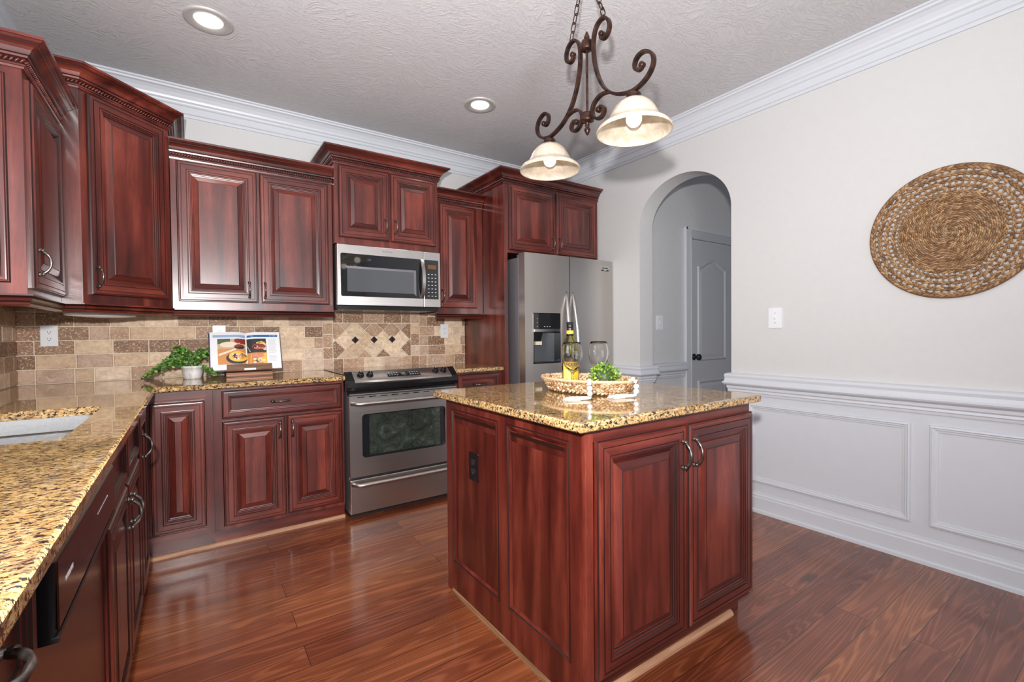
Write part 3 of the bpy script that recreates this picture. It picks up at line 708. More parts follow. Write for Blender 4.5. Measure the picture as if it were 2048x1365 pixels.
SH = rrect(.10, .520, -2.00, -1.30, .06)
top_with_hole(mb, t_, SH, .914); top_with_hole(mb, b_, SH, .884)
L = len(SH); mb.add([(x, y, .884) for x, y in SH]+[(x, y, .914) for x, y in SH], [(i, (i+1) % L, L+(i+1) % L, L+i) for i in range(L)], GRAN, True)
tag(mb.build('countertop'), 'L-shaped golden granite countertop around the sink corner', 'countertop')
mb = MB(); t_, b_ = slab(mb, [(2.376, -.632), (2.797, -.632), (2.797, -.012), (2.376, -.012)])
mb.add([(x, y, .914) for x, y in t_], [(0, 1, 2, 3)], GRAN); mb.add([(x, y, .884) for x, y in b_], [(3, 2, 1, 0)], GRAN)
tag(mb.build('countertop'), 'short golden granite countertop between the range and the refrigerator', 'countertop')
# sink
def bowl(x0, x1, y0, y1, zt, zb):
    mb = MB(); R = [rrect(x0-.012, x1+.012, y0-.012, y1+.012, .07), rrect(x0, x1, y0, y1, .06), rrect(x0+.006, x1-.006, y0+.006, y1-.006, .06), rrect(x0+.03, x1-.03, y0+.03, y1-.03, .05)]
    Z = [zt, zt, zb+.03, zb]; L = len(R[0])
    for k in range(3): mb.add([(x, y, Z[k]) for x, y in R[k]]+[(x, y, Z[k+1]) for x, y in R[k+1]], [(i, (i+1) % L, L+(i+1) % L, L+i) for i in range(L)], SINKS, True)
    mb.add([(x, y, zb) for x, y in R[3]], [tuple(range(L))], SINKS)
    return mb
th = thing('sink', (0, 0, 0), 'stainless double bowl sink set under the granite countertop', 'sink')
bowl(.092, .528, -1.640, -1.292, .8825, .71).build('basin', th); bowl(.092, .528, -2.008, -1.685, .8825, .71).build('basin', th)
mb = MB(); mb.box(.085, .535, -1.675, -1.650, .850, .8645, SINKS); mb.build('divider', th, bevel=.004)
for yy in (-1.46, -1.84):
    mb = MB(); mb.lathe([(.0001, .7125), (.022, .7125), (.040, .715), (.042, .7115)], SMOOTH, 20, TR(.31, yy, 0)); mb.build('drain', th)

# --- range
th = thing('range', (0, 0, 0), 'slide-in stainless range with black glass cooktop and oven door', 'range')
RX0, RX1, RY = 1.603, 2.366, .655
mb = MB(); mb.box(RX0+.004, RX1-.004, -.63, -.02, .03, .895, DGRAY); mb.build('body', th)
mb = MB(); mb.box(RX0-.007, RX1+.007, -.595, -.025, .9145, .921, COOK); mb.build('cooktop', th, bevel=.002)
# sloped control console, gently bowed front
mb = MB(); n = 16; prof = lambda bow: [(-.575, .921), (-.592, .934), (-.660-bow*.8, .879), (-.668-bow, .868), (-.674-bow, .860), (-.674-bow, .840), (-.665-bow*.5, .818), (-.640, .812), (-.600, .812)]
cols = []
for i in range(n+1):
    u = -1+2*i/n; x = RX0-.008+(RX1-RX0+.016)*i/n; cols.append([(x, y, z) for y, z in prof(.028*(1-u*u))])
k = 9
for i in range(n):
    for j in range(k-1):
        m = STEELH if (j in (1, 2) and 1 <= i < n-1) else BLK
        mb.add([cols[i][j], cols[i+1][j], cols[i+1][j+1], cols[i][j+1]], [(0, 1, 2, 3)], m, j > 1)
mb.add(cols[0], [tuple(range(k))], BLK); mb.add(cols[-1], [tuple(range(k-1, -1, -1))], BLK)
con = mb.build('control_panel', th)
sl = math.atan2(.028, .080)       # slope of the console face
def on_console(x, fr=.5):
    u = (x-(RX0-.012))/(RX1-RX0+.024)*2-1; bow = .028*(1-u*u); y0, z0, y1, z1 = -.592, .934, -.660-bow*.8, .879
    a = math.atan2(z0-z1, y0-y1); return Matrix.Translation((x, y0+(y1-y0)*fr, z0+(z1-z0)*fr)) @ Matrix.Rotation(a, 4, 'X')
for x in (1.690, 1.750, 2.215, 2.278):
    mb = MB(); mb.lathe([(.0001, .0), (.023, 0), (.023, .004), (.019, .008), (.017, .020), (.015, .023), (.0001, .023)], BLK, 20); mb.box(-.004, .004, -.018, .018, .02, .028, BLK)
    mb.box(-.0012, .0012, .004, .018, .028, .0285, PLATE); mb.build('knob', con, T=on_console(x, .48))
mb = MB(); mb.box(-.115, .115, -.028, .028, 0, .0015, BGLASS)
for i in range(4):
    for j in range(2):
        for sx in (-1, 1): mb.box(sx*.100-sx*.018*i-.005, sx*.100-sx*.018*i+.005, -.012+.022*j, -.009+.022*j, .0015, .0018, PLATE)
mb.box(-.018, .012, -.012, .016, .0015, .002, DGRAY); mb.build('display', con, T=on_console(1.978, .5))
# oven door with window
mb = MB(); DX0, DX1 = RX0+.001, RX1-.001; wx0, wx1, wz0, wz1 = 1.682, 2.266, .386, .664
out = rrect(DX0, DX1, .268, .785, .006, 3); hol = rrect(wx0, wx1, wz0, wz1, .022, 6)
bm = bmesh.new(); vo = [bm.verts.new((x, -RY-.022, z)) for x, z in out]; vh = [bm.verts.new((x, -RY-.022, z)) for x, z in hol]
es = [bm.edges.new((vo[i], vo[(i+1) % len(vo)])) for i in range(len(vo))]+[bm.edges.new((vh[i], vh[(i+1) % len(vh)])) for i in range(len(vh))]
bmesh.ops.triangle_fill(bm, use_beauty=True, edges=es); bm.verts.index_update()
mb.add([tuple(v.co) for v in bm.verts], [tuple(v.index for v in f_.verts) for f_ in bm.faces], STEELH); bm.free()
L = len(out); mb.add([(x, -RY-.022, z) for x, z in out]+[(x, -RY+.02, z) for x, z in out], [(i, (i+1) % L, L+(i+1) % L, L+i) for i in range(L)], STEELH)
L = len(hol); mb.add([(x, -RY-.022, z) for x, z in hol]+[(x, -RY-.008, z) for x, z in hol], [(i, (i+1) % L, L+(i+1) % L, L+i) for i in range(L)], SMOOTH)
od = mb.build('oven_door', th)
mb = MB(); mb.box(wx0-.002, wx1+.002, -RY-.010, -RY-.004, wz0-.002, wz1+.002, BGLASS); mb.box(wx0+.05, wx1-.035, -RY-.0105, -RY-.0095, wz0+.012, wz1-.008, OVENG); mb.build('oven_window', od)
def bow_handle(parent, z, name='handle', y0=-RY-.022, x0=1.617, x1=2.352):
    mb = MB(); pts = []; n = 24
    for i in range(n+1):
        u = -1+2*i/n; x = (x0+x1)/2+(x1-x0)/2*u; e = min(1, (1-abs(u))/.10); pts.append((x, y0-.006-.042*math.sin(e*PI/2), z))
    mb.tube(pts, [.013]*(n+1), STEELH, 12, up=(0, 0, 1)); return mb.build(name, parent)
bow_handle(od, .738)
mb = MB(); mb.box(RX0+.004, RX1-.004, -RY, -RY+.03, .786, .81, BLK); mb.box(RX0+.004, RX1-.004, -RY-.020, -RY, .790, .797, STEELH)
for i in range(9): mb.box(RX0+.05+i*.075, RX0+.095+i*.075, -RY-.0225, -RY-.018, .773, .778, BLK)
mb.build('vent_trim', th)
mb = MB(); mb.box(RX0+.001, RX1-.001, -RY-.022, -RY+.02, .035, .252, STEELH); dr = mb.build('drawer', th, bevel=.004); bow_handle(dr, .225, y0=-RY-.022)
mb = MB(); mb.box(RX0+.01, RX1-.01, -RY+.03, -.1, 0, .035, BLKM); mb.build('base', th)

# --- microwave
th = thing('microwave', (0, 0, 0), 'over-the-range stainless microwave with dark glass door', 'microwave')
MX0, MX1, MY = 1.609, 2.366, .405
mb = MB(); mb.box(MX0+.003, MX1-.003, -MY+.02, -.01, 1.352, 1.787, BLKM); mb.box(MX0+.01, MX1-.01, -MY+.005, -.1, 1.345, 1.372, BLK); mb.build('body', th)
mb = MB(); mb.box(MX0, 2.228, -MY-.018, -MY+.02, 1.374, 1.786, STEELH); dd = mb.build('door', th, bevel=.003)
mb = MB(); mb.prism(rrect(1.630, 2.226, -.1455, .1455, .012, 4), 0, .002, BGLASS, T=Matrix.Translation((0, -MY-.018, 1.580)) @ Matrix.Rotation(PI/2, 4, 'X')); mb.build('door_glass', dd)
mb = MB(); mb.box(1.672, 2.150, -MY-.0215, -MY-.0198, 1.468, 1.625, MWGLASS)
for s_ in (0,): 
    mb.add([(1.655, -MY-.0212, 1.640), (2.168, -MY-.0212, 1.640), (2.150, -MY-.0216, 1.625), (1.672, -MY-.0216, 1.625)], [(0, 1, 2, 3)], DGRAY)
    mb.add([(2.150, -MY-.0216, 1.625), (2.168, -MY-.0212, 1.640), (2.168, -MY-.0212, 1.452), (2.150, -MY-.0216, 1.468)], [(0, 1, 2, 3)], DGRAY)
mb.build('window', dd)
mb = MB(); mb.box(2.230, MX1, -MY-.018, -MY+.02, 1.374, 1.786, STEELH)
pn = mb.build('control_panel', th, bevel=.003)
mb = MB(); mb.box(2.236, 2.348, -MY-.020, -MY-.0178, 1.434, 1.726, BGLASS)
for i in range(3):
    for j in range(7): mb.box(2.262+.028*i, 2.274+.028*i, -MY-.0206, -MY-.0199, 1.455+.027*j, 1.4585+.027*j, PLATE)
mb.box(2.262, 2.330, -MY-.0206, -MY-.0199, 1.660, 1.690, col('display_amber', (.16, .07, .03), .2)); mb.build('keypad', pn)
mb = MB(); pts = []; n = 16
for i in range(n+1):
    u = -1+2*i/n; pts.append((2.214, -MY-.020-.040*(1-u*u), 1.582+.145*u))
mb.tube(pts, 1.0, STEELV, section=[(-.004, -.012), (.004, -.012), (.004, .012), (-.004, .012)], up=(0, -1, 0), smooth=False); mb.build('handle', dd)
text('FRIGIDAIRE', .015, DGRAY, dd, Matrix.Translation((1.955, -MY-.0182, 1.757)) @ FACE_Y)

# --- refrigerator
th = thing('refrigerator', (0, 0, 0), 'stainless side-by-side refrigerator with water dispenser in its left door', 'refrigerator')
FX0, FX1, FY = 2.862, 3.798, .83
mb = MB(); mb.box(FX0+.004, FX1-.004, -.74, -.04, .02, 1.752, DGRAY); mb.build('body', th, bevel=.004)
mb = MB(); mb.box(FX0+.02, FX0+.10, -.80, -.70, 1.752, 1.778, DGRAY); mb.build('hinge_cover', th, bevel=.004)
def fdoor(x0, x1, hole=None):
    mb = MB(); n = 14
    xs = [x0+(x1-x0)*i/n for i in range(n+1)]
    if hole: xs = sorted(set([x for x in xs if not (hole[0] < x < hole[1])]+[hole[0], hole[1]]))
    zs = [.06, 1.780] if not hole else [.06, hole[2], hole[3], 1.780]
    def yy(x): return -FY-.012*(1-((2*(x-FX0)/(FX1-FX0))-1)**2)
    for i in range(len(xs)-1):
        for j in range(len(zs)-1):
            if hole and xs[i] >= hole[0]-1e-6 and xs[i+1] <= hole[1]+1e-6 and j == 1: continue
            mb.add([(xs[i], yy(xs[i]), zs[j]), (xs[i+1], yy(xs[i+1]), zs[j]), (xs[i+1], yy(xs[i+1]), zs[j+1]), (xs[i], yy(xs[i]), zs[j+1])], [(0, 1, 2, 3)], STEELV, True)
    yb = -.755
    for a in (x0, x1): mb.add([(a, yy(a), .06), (a, yb, .06), (a, yb, 1.78), (a, yy(a), 1.78)], [(0, 1, 2, 3)], STEELV)
    top = [(x, yy(x), 1.78) for x in xs]+[(x1, yb, 1.78), (x0, yb, 1.78)]; mb.add(top, [tuple(range(len(top)))], DGRAY)
    bot = [(x, yy(x), .06) for x in xs]+[(x1, yb, .06), (x0, yb, .06)]; mb.add(bot, [tuple(range(len(bot)))], DGRAY)
    mb.add([(x0, yb, .06), (x1, yb, .06), (x1, yb, 1.78), (x0, yb, 1.78)], [(0, 1, 2, 3)], DGRAY)
    return mb
HO = (2.936, 3.202, .935, 1.325)
d1 = fdoor(FX0, 3.296, HO).build('door', th); d2 = fdoor(3.303, FX1).build('door', th)
mb = MB(); Yf = -FY-.006
mb.box(HO[0], HO[1], Yf+.070, Yf+.076, HO[2], HO[3], mat('dispenser_grey', (.13, .14, .15), .25, .4)); 
for a, b_, c_, e_ in ((HO[0], HO[0]+.004, HO[2], HO[3]), (HO[1]-.004, HO[1], HO[2], HO[3]), (HO[0], HO[1], HO[2], HO[2]+.012), (HO[0], HO[1], HO[3]-.004, HO[3])): mb.box(a, b_, Yf-.004, Yf+.076, c_, e_, BLK)
dsp = mb.build('dispenser', d1)
mb = MB(); mb.box(HO[0]+.002, HO[1]-.002, Yf-.004, Yf+.070, 1.203, HO[3]-.002, BGLASS)
for i in range(3): mb.box(3.035+.026*i, 3.048+.026*i, Yf-.0046, Yf-.0038, 1.219, 1.2215, PLATE)
for i in range(3): mb.box(2.968, 2.976, Yf-.0046, Yf-.0038, 1.22+.03*i, 1.2225+.03*i, PLATE)
mb.build('display', dsp)
mb = MB(); mb.box(HO[0]+.002, HO[1]-.002, Yf-.012, Yf+.060, 1.178, 1.203, SMOOTH); mb.build('shelf', dsp, bevel=.003)
mb = MB(); mb.add([(2.950, Yf+.02, 1.178), (3.045, Yf+.02, 1.178), (3.030, Yf+.035, 1.10), (2.975, Yf+.035, 1.10), (2.950, Yf+.06, 1.178), (3.045, Yf+.06, 1.178), (3.030, Yf+.06, 1.10), (2.975, Yf+.06, 1.10)], [(0, 1, 2, 3), (4, 7, 6, 5), (0, 3, 7, 4), (1, 5, 6, 2), (3, 2, 6, 7)], BLK)
mb.box(2.972, 3.030, Yf+.015, Yf+.045, 1.078, 1.106, col('cream_paddle', (.75, .66, .50), .4)); mb.build('paddle', dsp, bevel=.002)
def fhandle(parent, x, sgn):
    mb = MB(); pts = []; rad = []; n = 26
    for i in range(n+1):
        u = -1+2*i/n; q = 1-abs(u)**2.2; pts.append((x+sgn*.012*q-sgn*.006, -FY-.012-.058*q, 1.00+.50*u)); rad.append(.35+.65*min(1, (1-abs(u))*5))
    mb.tube(pts, rad, SMOOTH, section=[(-.008, -.015), (.004, -.015), (.009, 0), (.004, .015), (-.008, .015), (-.011, 0)], up=(0, -1, 0)); mb.build('handle', parent)
fhandle(d1, 3.262, -1); fhandle(d2, 3.338, 1)
mb = MB(); mb.box(3.662, 3.752, -FY-.0065, -FY-.002, 1.690, 1.732, SMOOTH); mb.box(3.664, 3.750, -FY-.0075, -FY-.006, 1.692, 1.704, BLK); bd = mb.build('badge', d2)
text('FRIGIDAIRE', .014, BLK, bd, Matrix.Translation((3.707, -FY-.0078, 1.717)) @ FACE_Y)
text('GALLERY', .008, PLATE, bd, Matrix.Translation((3.707, -FY-.0082, 1.698)) @ FACE_Y)

# --- kitchen island
th = thing('kitchen_island', (0, 0, 0), 'cherry kitchen island cabinet with two doors and black side outlet', 'kitchen island')
AX0, AX1, AY0, AY1 = 1.760, 2.680, -2.612, -1.712
mb = MB(); mb.box(AX0+.008, AX1, AY0, AY1, .085, .884, WD); mb.box(AX0+.008, AX1-.06, AY0+.045, AY1-.05, 0, .085, WD)
mb.build('body', th, bevel=.001)
mb = MB()   # left face: stiles, rails, recessed panels with ovolo
zT, zBt = .884, .085
def panel_face(mb, rects):
    ys_ = sorted({AY0, AY1, *[r[0] for r in rects], *[r[1] for r in rects]}); zs_ = sorted({0.0, zT, *[r[2] for r in rects], *[r[3] for r in rects]})
    for i in range(len(ys_)-1):
        for j in range(len(zs_)-1):
            ym, zm = (ys_[i]+ys_[i+1])/2, (zs_[j]+zs_[j+1])/2
            if any(r[0] < ym < r[1] and r[2] < zm < r[3] for r in rects): continue
            mb.box(AX0, AX0+.010, ys_[i], ys_[i+1], zs_[j], zs_[j+1], WV)
    prof = [(0, 0), (.004, -.003), (.010, -.003), (.013, .002), (.020, .006), (.024, .008), (.026, .009)]
    for (a0, a1, c0, c1) in rects:
        for i in range(len(prof)-1):
            (a, p), (b_, q) = prof[i], prof[i+1]
            A = [(AX0+p, a0+a, c0+a), (AX0+p, a1-a, c0+a), (AX0+p, a1-a, c1-a), (AX0+p, a0+a, c1-a)]; B = [(AX0+q, a0+b_, c0+b_), (AX0+q, a1-b_, c0+b_), (AX0+q, a1-b_, c1-b_), (AX0+q, a0+b_, c1-b_)]
            mb.add(A+B, [(k, (k+1) % 4, 4+(k+1) % 4, 4+k) for k in range(4)], GLZ if i in (0, 2) else WV)
        a = .026; q = .0092
        mb.add([(AX0+q, a0+a, c0+a), (AX0+q, a1-a, c0+a), (AX0+q, a1-a, c1-a), (AX0+q, a0+a, c1-a)], [(0, 1, 2, 3)], WD)
panel_face(mb, [(-2.150, -1.762, .135, .838), (-2.560, -2.205, .135, .838)])
for a0, a1 in ((-2.124, -1.788), (-2.534, -2.231)):        # stepped strip added under each panel's top rail, darker toward its top
    for (za, xa), (zb, xb), mm in (((.812, .0015), (.800, .0015), GLZ), ((.800, .0015), (.797, .0045), GLZ), ((.797, .0045), (.786, .005), WD), ((.786, .005), (.770, .0092), WD)):
        mb.add([(AX0+xa, a0, za), (AX0+xa, a1, za), (AX0+xb, a1, zb), (AX0+xb, a0, zb)], [(0, 1, 2, 3)], mm)
mb.build('side_panel', th)
mb = MB(); mb.box(AX0, AX0+.032, AY0-.018, AY0, 0, zT, WV); mb.box(AX0+.032, AX1, AY0-.018, AY0, .842, zT, WH); mb.box(AX0+.032, AX1, AY0-.018, AY0, .085, .110, WH); mb.box(AX0+.005, AX1, AY0+.03, AY0+.045, 0, .085, WH)
mb.build('face_frame', th, bevel=.001)
for a, b_, hx in ((1.795, 2.232, 2.205), (2.244, 2.676, 2.270)):
    add_front(th, a, b_, .110, .846, AY0-.018, 'door', hx, .745)
q = [(0, 0), (0, .019), (.005, .018), (.011, .014), (.015, .008), (.016, 0)]
mb = MB(); mb.sweep([(AX0+.004, AY1-.05, 0), (AX0+.004, AY0+.03, 0)], [(a-.004, b_) for a, b_ in q], QRD); mb.build('shoe_molding', th)
mb = MB(); mb.sweep([(AX0-.0, AY0+.03, 0), (AX1-.06, AY0+.03, 0)], q, QR); mb.build('shoe_molding', th)
def duplex(th_or_none, T, m_plate, m_rec, slot, name, gfci=False):
    """local: plate in xz plane facing -y"""
    mb = MB(); mb.prism(rrect(-.036, .036, -.0585, .0585, .003, 2), 0, .005, m_plate, T=Matrix.Rotation(PI/2, 4, 'X')); o = mb.build('cover_plate' if th_or_none else name, th_or_none, bevel=.0012, T=T)
    for s_ in (-1, 1):
        mb = MB(); mb.prism(rrect(-.016, .016, -.0135, .0135, .0125 if not gfci else .003, 5), 0, .0025, m_rec, T=Matrix.Translation((0, -.005, s_*.0195)) @ Matrix.Rotation(PI/2, 4, 'X'))
        for x in (-.0065, .0065): mb.box(x-.001, x+.001, -.0079, -.0073, s_*.0195-.001, s_*.0195+.007, slot)
        mb.lathe([(.0001, 0), (.0024, 0), (.0024, .0005), (.0001, .0005)], slot, 8, Matrix.Translation((0, -.0075, s_*.0195-.007)) @ Matrix.Rotation(PI/2, 4, 'X')); mb.build('receptacle', o)
    return o
ot = duplex(th, TR(AX0+.0092, -1.948, .614, -PI/2), BLK, mat('black_receptacle', (.02, .02, .02), .15), PEWTER, 'outlet'); tag(ot, label='black outlet cover plate')
mb = MB(); t_, b_ = slab(mb, [(1.712, -2.662), (2.712, -2.662), (2.712, -1.682), (1.712, -1.682)])
mb.add([(x, y, .914) for x, y in t_], [(0, 1, 2, 3)], GRAN); mb.add([(x, y, .884) for x, y in b_], [(3, 2, 1, 0)], GRAN)
tag(mb.build('countertop'), 'square golden granite countertop on the kitchen island', 'countertop')

# ------------------------------------------------------------------ outlets, switches
G = 'duplex wall outlets'
o = duplex(None, TR(.1405, -.0125, 1.184), PLATE, PLATE, SLOT, 'wall_outlet', True); tag(o, 'white wall outlet on the tile near the left corner, by the sink', 'outlet', 'outlets on the backsplash')
o = duplex(None, TR(.950, -.0125, 1.184), PLATE, PLATE, SLOT, 'wall_outlet'); tag(o, 'white wall outlet partly hidden behind the open cookbook', 'outlet', 'outlets on the backsplash')
o = duplex(None, TR(2.595, -.0125, 1.196), PLATE, PLATE, SLOT, 'wall_outlet', True); tag(o, 'white wall outlet on the tile right of the range', 'outlet', 'outlets on the backsplash')
def switch(T, label, m=PLATE):
    mb = MB(); mb.prism(rrect(-.040, .040, -.063, .063, .003, 2), 0, .006, m, T=Matrix.Rotation(PI/2, 4, 'X')); o = mb.build('light_switch', None, bevel=.0015, T=T); tag(o, label, 'light switch')
    mb = MB(); mb.add([(-.005, -.006, -.011), (.005, -.006, -.011), (.005, -.006, .011), (-.005, -.006, .011), (-.004, -.016, .006), (.004, -.016, .006), (.004, -.014, .011), (-.004, -.014, .011)], [(0, 1, 5, 4), (1, 2, 6, 5), (2, 3, 7, 6), (3, 0, 4, 7), (4, 5, 6, 7)], m); mb.build('toggle', o)
    mb = MB()
    for z in (-.03, .03):
        mb = MB(); mb.lathe([(.0001, 0), (.0028, 0), (.0028, .001), (.0001, .0012)], PEWTER, 8, Matrix.Translation((0, -.006, z)) @ Matrix.Rotation(PI/2, 4, 'X')); mb.build('screw', o)
switch(TR(W-.001, -2.190, 1.252, -PI/2), 'white toggle light switch on the right wall, beside the arch')
switch(TR(4.215, HY-.001, 1.252, 0), 'toggle light switch on the hallway wall seen through the arch')

# ------------------------------------------------------------------ ceiling lights
for (x, y, lb) in ((.897, -.896, 'round recessed ceiling light above the corner wall cabinet'), (2.446, -.903, 'round recessed ceiling light above the range, near the pendant')):
    th = thing('recessed_light', (x, y, H), lb, 'ceiling light', 'recessed ceiling lights')
    mb = MB(); mb.lathe([(.107, 0), (.106, -.006), (.096, -.009), (.066, -.004), (.060, .002)], mat('satin_trim_ring', (.55, .53, .51), .35, .3), 40); mb.build('trim_ring', th)
    mb = MB(); mb.lathe([(.060, -.003), (.030, -.005), (.0001, -.0055)], LED, 32); mb.build('lens', th)
    l = lamp('recessed_glow', 'SPOT', (x, y, H-.02), 14, (1, .93, .85), .05); l.data.spot_size = 2.4; l.data.spot_blend = .8

# ------------------------------------------------------------------ pendant light
PX, PY = 2.19, -2.204
th = thing('pendant_light', (PX, PY, H), 'two-light bronze scroll pendant hanging over the kitchen island', 'pendant light')
def smooth_pts(P, sub=5):
    out = []; n = len(P)
    for i in range(n-1):
        p0, p1, p2, p3 = P[max(i-1, 0)], P[i], P[i+1], P[min(i+2, n-1)]
        for k in range(sub):
            t = k/sub; out.append(tuple(.5*((2*p1[c])+(-p0[c]+p2[c])*t+(2*p0[c]-5*p1[c]+4*p2[c]-p3[c])*t*t+(-p0[c]+3*p1[c]-3*p2[c]+p3[c])*t**3) for c in (0, 1)))
    return out+[P[-1]]
ARM = [(.086, 2.386), (.083, 2.372), (.092, 2.362), (.108, 2.362), (.124, 2.375), (.129, 2.400), (.120, 2.426), (.102, 2.441), (.082, 2.444), (.060, 2.432), (.045, 2.405), (.039, 2.358), (.045, 2.295), (.062, 2.234), (.088, 2.180), (.118, 2.143), (.157, 2.114), (.202, 2.096), (.245, 2.088), (.284, 2.094), (.317, 2.111), (.338, 2.137), (.342, 2.166), (.328, 2.192), (.300, 2.208), (.274, 2.206), (.258, 2.190), (.257, 2.168), (.270, 2.153), (.286, 2.154), (.290, 2.164)]
LOW = [(.125, 2.136), (.095, 2.142), (.064, 2.138), (.040, 2.122), (.030, 2.096), (.038, 2.070), (.060, 2.054), (.084, 2.054), (.098, 2.070), (.094, 2.088), (.078, 2.096), (.066, 2.088)]
SEC = [(-.0055, -.0095), (.0055, -.0095), (.0055, .0095), (-.0055, .0095)]
for s_ in (1, -1):
    for Pn, nm in ((ARM, 'scroll_arm'), (LOW, 'scroll_bracket')):
        mb = MB(); pts = [(0, -s_*y, z-H) for y, z in smooth_pts(Pn, 4)]
        # width across x: section axis y = d x up ; use up = in-plane normal
        P3 = [Vector(p) for p in pts]; vs = []
        for i, p in enumerate(P3):
            d = (P3[min(i+1, len(P3)-1)]-P3[max(i-1, 0)]).normalized(); nn = Vector((1, 0, 0)).cross(d)
            for a, b_ in SEC: vs.append(p+nn*a+Vector((1, 0, 0))*b_)
        n = len(P3); fs = [(i*4+j, i*4+(j+1) % 4, (i+1)*4+(j+1) % 4, (i+1)*4+j) for i in range(n-1) for j in range(4)]+[(3, 2, 1, 0), (4*n-4, 4*n-3, 4*n-2, 4*n-1)]
        mb.add(vs, fs, BRONZE)
        for e in ((P3[0],) if nm == 'scroll_bracket' and False else (P3[0], P3[-1])) if nm == 'scroll_arm' else (P3[-1],):
            mb.lathe([(.0001, -.0115), (.009, -.0115), (.011, -.008), (.011, .008), (.009, .0115), (.0001, .0115)], BRONZE, 14, Matrix.Translation(e) @ Matrix.Rotation(PI/2, 4, 'Y'))
        mb.build(nm, th, bevel=.0015)
def ofs(prof): return [(r, z-H) for r, z in prof]
mb = MB(); mb.lathe(ofs([(.0001, 2.442), (.004, 2.438), (.010, 2.422), (.012, 2.415), (.008, 2.411), (.013, 2.406), (.013, 2.402), (.022, 2.400), (.0245, 2.392), (.0245, 2.366), (.021, 2.362), (.004, 2.362)]), BRONZE, 24); mb.build('upper_hub', th)
mb = MB(); mb.lathe(ofs([(.0055, 2.365), (.0055, 2.095)]), BRONZE, 12); mb.build('centre_rod', th)
mb = MB(); mb.lathe(ofs([(.0001, 2.102), (.022, 2.100), (.024, 2.094), (.024, 2.078), (.028, 2.072), (.028, 2.066), (.014, 2.060), (.007, 2.056), (.011, 2.048), (.007, 2.042), (.012, 2.034), (.014, 2.030), (.010, 2.020), (.005, 2.010), (.0001, 2.006)]), BRONZE, 24); mb.build('lower_hub', th)
for s_ in (1, -1):
    yo = -s_*.250
    mb = MB(); mb.lathe(ofs([(.0001, 2.088), (.010, 2.086), (.026, 2.074), (.028, 2.068), (.024, 2.062), (.032, 2.058), (.034, 2.052), (.026, 2.048)]), BRONZE, 24); mb.build('socket_cap', th, T=Matrix.Translation((0, yo, 0)))
    mb = MB(); outp = [(.030, 2.052), (.050, 2.045), (.068, 2.030), (.083, 2.008), (.094, 1.985), (.100, 1.974), (.110, 1.965), (.124, 1.956), (.136, 1.946), (.141, 1.936), (.140, 1.930)]
    inp = [(r-.004, z-.001) for r, z in outp[::-1]]; inp[0] = (.1365, 1.931)
    mb.lathe(ofs(outp+inp), SHADE, 48); mb.build('glass_shade', th, T=Matrix.Translation((0, yo, 0)))
    mb = MB(); prof = [(.012, 2.035), (.014, 2.010)]+[(.030*math.sin(a), 1.980-.030*math.cos(a)) for a in [PI*(1-.15)-PI*.85*i/10 for i in range(10)]]+[(.0001, 1.950)]
    mb.lathe(ofs(prof), BULB, 20); mb.build('light_bulb', th, T=Matrix.Translation((0, yo, 0)))
    lamp('pendant_glow', 'POINT', (PX, PY+yo, 1.925), .12, (1, .86, .70), .03)
    # chain from arm up to the ceiling canopy
    a = Vector((0, -s_*.098, 2.452-H)); b_ = Vector((0, -s_*.012, -.022)); nl = 8
    mb = MB(); mb.lathe([(.0001, -.008), (.010, -.008), (.008, 0), (.005, .006), (.0001, .008)], BRONZE, 12, Matrix.Translation(a+Vector((0, 0, -.004))))
    mb.build('chain_loop', th)
    mb = MB(); d = (b_-a); stp = d/nl; dn = d.normalized()
    for i in range(nl):
        c = a+stp*(i+.5); side = Vector((1, 0, 0)) if i % 2 else dn.cross(Vector((1, 0, 0))); hl = stp.length*.60; hw = .0095
        pts = [c+dn*(hl-hw)*(1 if math.sin(t__) > 0 else -1)+dn*math.sin(t__)*hw+side*math.cos(t__)*hw for t__ in [2*PI*k/16+.01 for k in range(16)]]
        mb.tube(pts, .0024, BRONZE, 6, closed=True)
    mb.build('chain', th)
mb = MB(); mb.lathe([(.062, 0), (.060, -.010), (.040, -.020), (.012, -.024), (.0001, -.025)], BRONZE, 32); mb.build('canopy', th)

# ------------------------------------------------------------------ woven wall basket
th_b = thing('wall_basket', (W-.004, -3.000, 1.640), 'large round woven wicker basket hung flat on the right wall', 'wall decor')
mb = MB(); rw = random.Random(4)
def wt(): 
    k = rw.choice([(.36, .21, .10), (.27, .145, .065), (.47, .295, .15), (.31, .17, .08), (.19, .095, .04)]); q = rw.uniform(.85, 1.15); return (k[0]*q, k[1]*q, k[2]*q, 0)
def strand(r, ang, L, wd, th_, twist, zoff=.0):
    c = (-.010-zoff, r*math.cos(ang), r*math.sin(ang))
    # local: long axis tangential
    T = Matrix.Translation(c) @ Matrix.Rotation(ang, 4, 'X') @ Matrix.Rotation(twist, 4, 'X') @ Matrix.Diagonal((th_, wd, L, 1))
    mb.ball((0, 0, 0), 1, WICK, 6, 5, T, wt())
r = .006
while r < .180:
    n = max(5, int(2*PI*r/.0125))
    for i in range(n): strand(r, 2*PI*(i+rw.random()*.3)/n+r*40, .0092, .0040, .005, math.radians(-15), rw.uniform(0, .002))
    r += .0078
for (rr, ww, dbl) in ((.190, .0062, 1), (.2165, .0062, 1), (.2445, .0066, 1), (.273, .0075, 1), (.302, .0095, 1)):
    for lay in (-1, 1):
        n = int(2*PI*rr/.021)
        for i in range(n): strand(rr+lay*ww*.55, 2*PI*(i+.5*(lay > 0)+rw.random()*.2)/n, .0145, ww*.72, .0062, math.radians(-20*lay), rw.uniform(0, .003))
